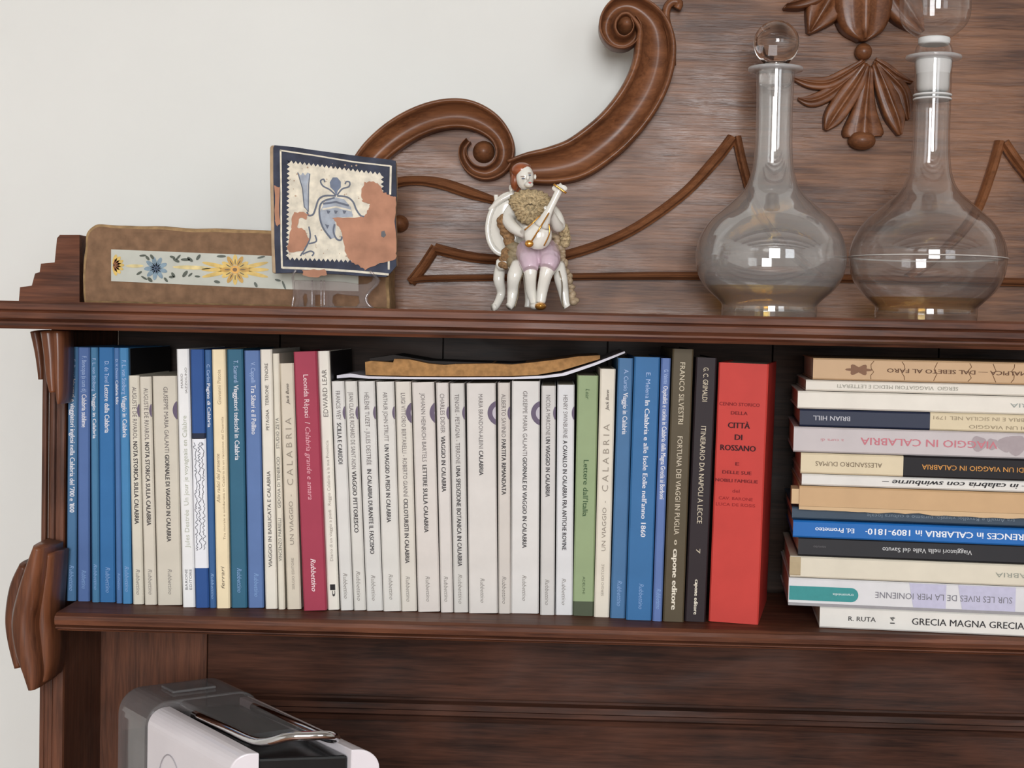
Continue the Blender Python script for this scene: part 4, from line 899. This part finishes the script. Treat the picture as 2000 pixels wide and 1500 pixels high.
for pts in ([(545, 1040, -.030, 5), (510, 1130, -.028, 5), (500, 1230, -.026, 5), (470, 1335, -.026, 5)], [(845, 1020, -.030, 5), (870, 1120, -.030, 5), (870, 1250, -.026, 5), (885, 1335, -.026, 5)]):
    mesh_obj('gold_line', *limb(pts, 6), plain('gilt_grey', (120, 106, 84), 0.3, metal=0.5), fig, smooth=True)

# ------------------------------------------------------------------ decanters
YD = 0.045
def decanter(label, ax, prof, glass, liquid_y, liquid_col, stopper, ridge):
    c = py_(ax, 612, YD); k = sc_(YD)
    o = thing('decanter', label, 'decanter', (c.x, YD, ZT), 'glass decanters on the top shelf')
    zp = lambda y: py_(ax, y, YD).z
    yb = prof[-1][1]; zbase = zp(yb); dz = ZT-zbase+0.0002
    pr = [(r/k, zp(y)+dz) for r, y in spline(prof, 5)]
    t = 0.0016
    inner = [(max(r-t, 0.001), max(zv, ZT+0.0065)) for r, zv in pr if zv > ZT+0.002]
    prof_all = pr+[(0.0005, ZT+0.0004)]+[(0.0005, ZT+0.0065)]+list(reversed(inner))
    mesh_obj('glass_body', *lathe(prof_all, (c.x, YD), 64, close=True), glass, o, smooth=True)
    fl = [(prof[0][0]/k-0.004, zp(prof[0][1])+dz+0.001), (52/k, zp(prof[0][1])+dz+0.0012), (53/k, zp(prof[0][1])+dz), (52/k, zp(prof[0][1])+dz-0.0014), (prof[0][0]/k-0.002, zp(prof[0][1])+dz-0.003)]
    mesh_obj('lip', *lathe(fl, (c.x, YD), 64, close=True), LIPG, o, smooth=True)
    if ridge:
        rr = max(r for r, y in prof)/k
        zr_ = zp(max(prof)[1])+dz
        mesh_obj('seam_ring', *lathe([(rr-0.0008, zr_-0.0007), (rr+0.0010, zr_-0.0003), (rr+0.0010, zr_+0.0003), (rr-0.0008, zr_+0.0007)], (c.x, YD), 64, close=True), plain('seam_glass', (206, 200, 194), 0.2), o, smooth=True)
    lz = zp(liquid_y)+dz
    lq = [(0.0005, lz)]+[(max(r-t-0.0003, .001), zv) for r, zv in pr if ZT+0.007 < zv < lz]+[(0.0005, ZT+0.007)]
    lq.insert(1, (lq[1][0], lz))
    mesh_obj('liquid', *lathe(lq, (c.x, YD), 48), thin_glass('liquor_%d' % ax, liquid_col, 1.2), o, smooth=True)
    for nm, pf, mt in stopper:
        pp = [(r/k, zp(y)+dz) for r, y in spline(pf, 4)]
        mesh_obj(nm, *lathe(pp, (c.x, YD), 48), mt, o, smooth=True)
    return o
LIPG = thin_glass('glass_lip', (0.9, 0.9, 0.9, 1), 1.7, 0.3)
GL1 = thin_glass('glass_lustre', (0.97, 0.965, 0.955, 1), 2.1, 0.07)
GL2 = thin_glass('glass_clear', (0.97, 0.965, 0.96, 1), 1.6, 0.02)
SOLID = bpy.data.materials.new('glass_solid'); SOLID.use_nodes = True
b = SOLID.node_tree.nodes['Principled BSDF']; b.inputs['Transmission Weight'].default_value = 1; b.inputs['Roughness'].default_value = 0.01; b.inputs['IOR'].default_value = 1.46; b.inputs['Base Color'].default_value = (.96, .96, .95, 1)
FROST = plain('ground_glass', (214, 214, 212), 0.6, 0.03, 80)
P1 = [(37, 131), (36, 160), (35, 200), (35, 250), (37, 300), (42, 335), (55, 368), (85, 398), (118, 428), (138, 462), (145, 499), (139, 535), (122, 562), (100, 582), (92, 592), (92, 604), (91, 616)]
P2 = [(36, 105), (35, 140), (35, 200), (35, 250), (37, 300), (43, 338), (58, 368), (90, 398), (122, 428), (142, 462), (149, 497), (143, 535), (126, 564), (106, 584), (97, 594), (97, 606), (96, 619)]
decanter('glass decanter with round ball stopper and amber dregs, beside the taller stoppered one', 1502, P1, GL1, 556, (0.97, 0.80, 0.40, 1),
         [('stopper', [(3, 36), (22, 42), (38, 58), (44, 80), (38, 103), (26, 118), (25, 126), (30, 132), (29, 165), (3, 168)], SOLID)], False)
decanter('glass decanter with tall hollow bottle stopper and a raised seam line around its belly', 1808, P2, GL2, 575, (0.97, 0.85, 0.58, 1),
         [('stopper', [(40, -70), (60, -50), (66, -30), (67, 0), (66, 24), (58, 44), (40, 60), (29, 68), (28, 76), (33, 84), (36, 96), (34, 104), (3, 106)], GL2),
          ('stopper_ring', [(20, 66), (29, 67), (30, 74), (28, 80), (20, 81)], FROST),
          ('stopper_plug', [(3, 106), (33, 108), (31, 140), (28, 170), (3, 171)], FROST),
          ('neck_ring', [(35.2, 177), (36.5, 178), (36.5, 180), (35.2, 181)], FROST), ('neck_ring', [(35.2, 185), (36.5, 186), (36.5, 188), (35.2, 189)], FROST)], True)

# ------------------------------------------------------------------ coffee machine on the worktop
ZM = 1.19
fl_ = pz_(449, 1474, ZM)                       # front left top corner
YAWM = math.radians(37); SK = -0.44            # the front is cut at a slant
mach = thing('coffee_machine', 'white and black capsule coffee machine with chrome lever below the lower shelf', 'coffee machine', (fl_.x, fl_.y, WT+0.0004), None, (0, 0, YAWM), local=True)
WW, LL, HH = 0.098, 0.150, ZM-WT
WPL = plain('machine_white', (226, 220, 224), 0.3, 0.02, 20, coat=0.3)
BPL = plain('machine_black', (24, 26, 28), 0.2, 0.05, 30, coat=0.3)
TANK = thin_glass('smoky_tank', (0.62, 0.56, 0.56, 1), 1.5, 0.10, 0.05)
CHR = plain('chrome', (214, 214, 216), 0.08, 0.02, 30, metal=1.0)
def arch(x0, x1, z1, rl_, rr_, n=8):            # (x, z) section with rounded top corners
    p = [(x0, 0)]
    for j in range(n+1):
        a = math.pi-(math.pi/2)*j/n; p.append((x0+rl_+rl_*math.cos(a), z1-rl_+rl_*math.sin(a)))
    for j in range(n+1):
        a = math.pi/2-(math.pi/2)*j/n; p.append((x1-rr_+rr_*math.cos(a), z1-rr_+rr_*math.sin(a)))
    p.append((x1, 0)); return p
def slant(g, lim=0.05): return [(v[0], v[1]+(SK*v[0] if v[1] < lim else 0), v[2]) for v in g[0]], g[1]
SW = 0.019
mesh_obj('side_shell', *slant(prism(arch(0, SW, HH, 0.014, 0.001), 0, LL)), WPL, mach, bevel=0.001)
mesh_obj('side_shell', *slant(prism(arch(WW-SW, WW, HH, 0.001, 0.014), 0, LL)), WPL, mach, bevel=0.001)
mesh_obj('core', *slant(box(SW+0.0002, WW-SW-0.0002, 0.004, LL, 0, HH-0.005)), BPL, mach, bevel=0.002)
mesh_obj('top_cover', *prism(arch(SW+0.008, WW-SW+0.004, HH+0.003, 0.004, 0.004), 0.03, LL), TANK, mach)
mesh_obj('water_tank', *prism(arch(-0.001, WW+0.001, HH+0.004, 0.02, 0.02), LL+0.0005, LL+0.06), TANK, mach, bevel=0.002)
mesh_obj('tank_lid', *box(0.03, WW-0.03, LL+0.02, LL+0.045, HH+0.0042, HH+0.0065), TANK, mach, bevel=0.001)
mesh_obj('water', *box(0.002, WW-0.002, LL+0.003, LL+0.057, 0.002, HH-0.03), thin_glass('tank_water', (0.72, 0.74, 0.76, 1), 1.2), mach)
def SL(x, y, z): return (x, y+SK*x*max(0, 1-y/0.12), z)
lv = [(0.024, 0.115, 0.000), (0.024, 0.06, 0.002), (0.024, 0.022, 0.003), (0.027, 0.006, 0.006), (0.036, -0.002, 0.0115), (0.048, -0.004, 0.0125), (0.062, -0.003, 0.012), (0.072, 0.006, 0.007), (0.074, 0.022, 0.003), (0.074, 0.06, 0.002), (0.074, 0.115, 0.000)]
mesh_obj('lever', *tube([SL(p[0], p[1], HH+p[2]) for p in spline(lv, 4)], 0.0034, 10), CHR, mach, smooth=True)
mesh_obj('brew_nozzle', *ball(SL(0.049, 0.003, HH-0.022), 0.010, 0.006, 0.006), CHR, mach, smooth=True)
mesh_obj('drip_base', *box(0.02, WW-0.005, -0.09, -0.045, 0, 0.03), BPL, mach, bevel=0.004)
g = tube([(-0.0003, 0.105+0.020*math.cos(t), HH-0.05+0.024*math.sin(t)) for t in [0.3+2.6*j/16 for j in range(17)]], 0.0005, 6)
mesh_obj('embossed_arc', *g, plain('emboss_grey', (168, 164, 168), 0.4), mach, smooth=True)
for o in list(bpy.data.objects):
    if '_o' in o: del o['_o']
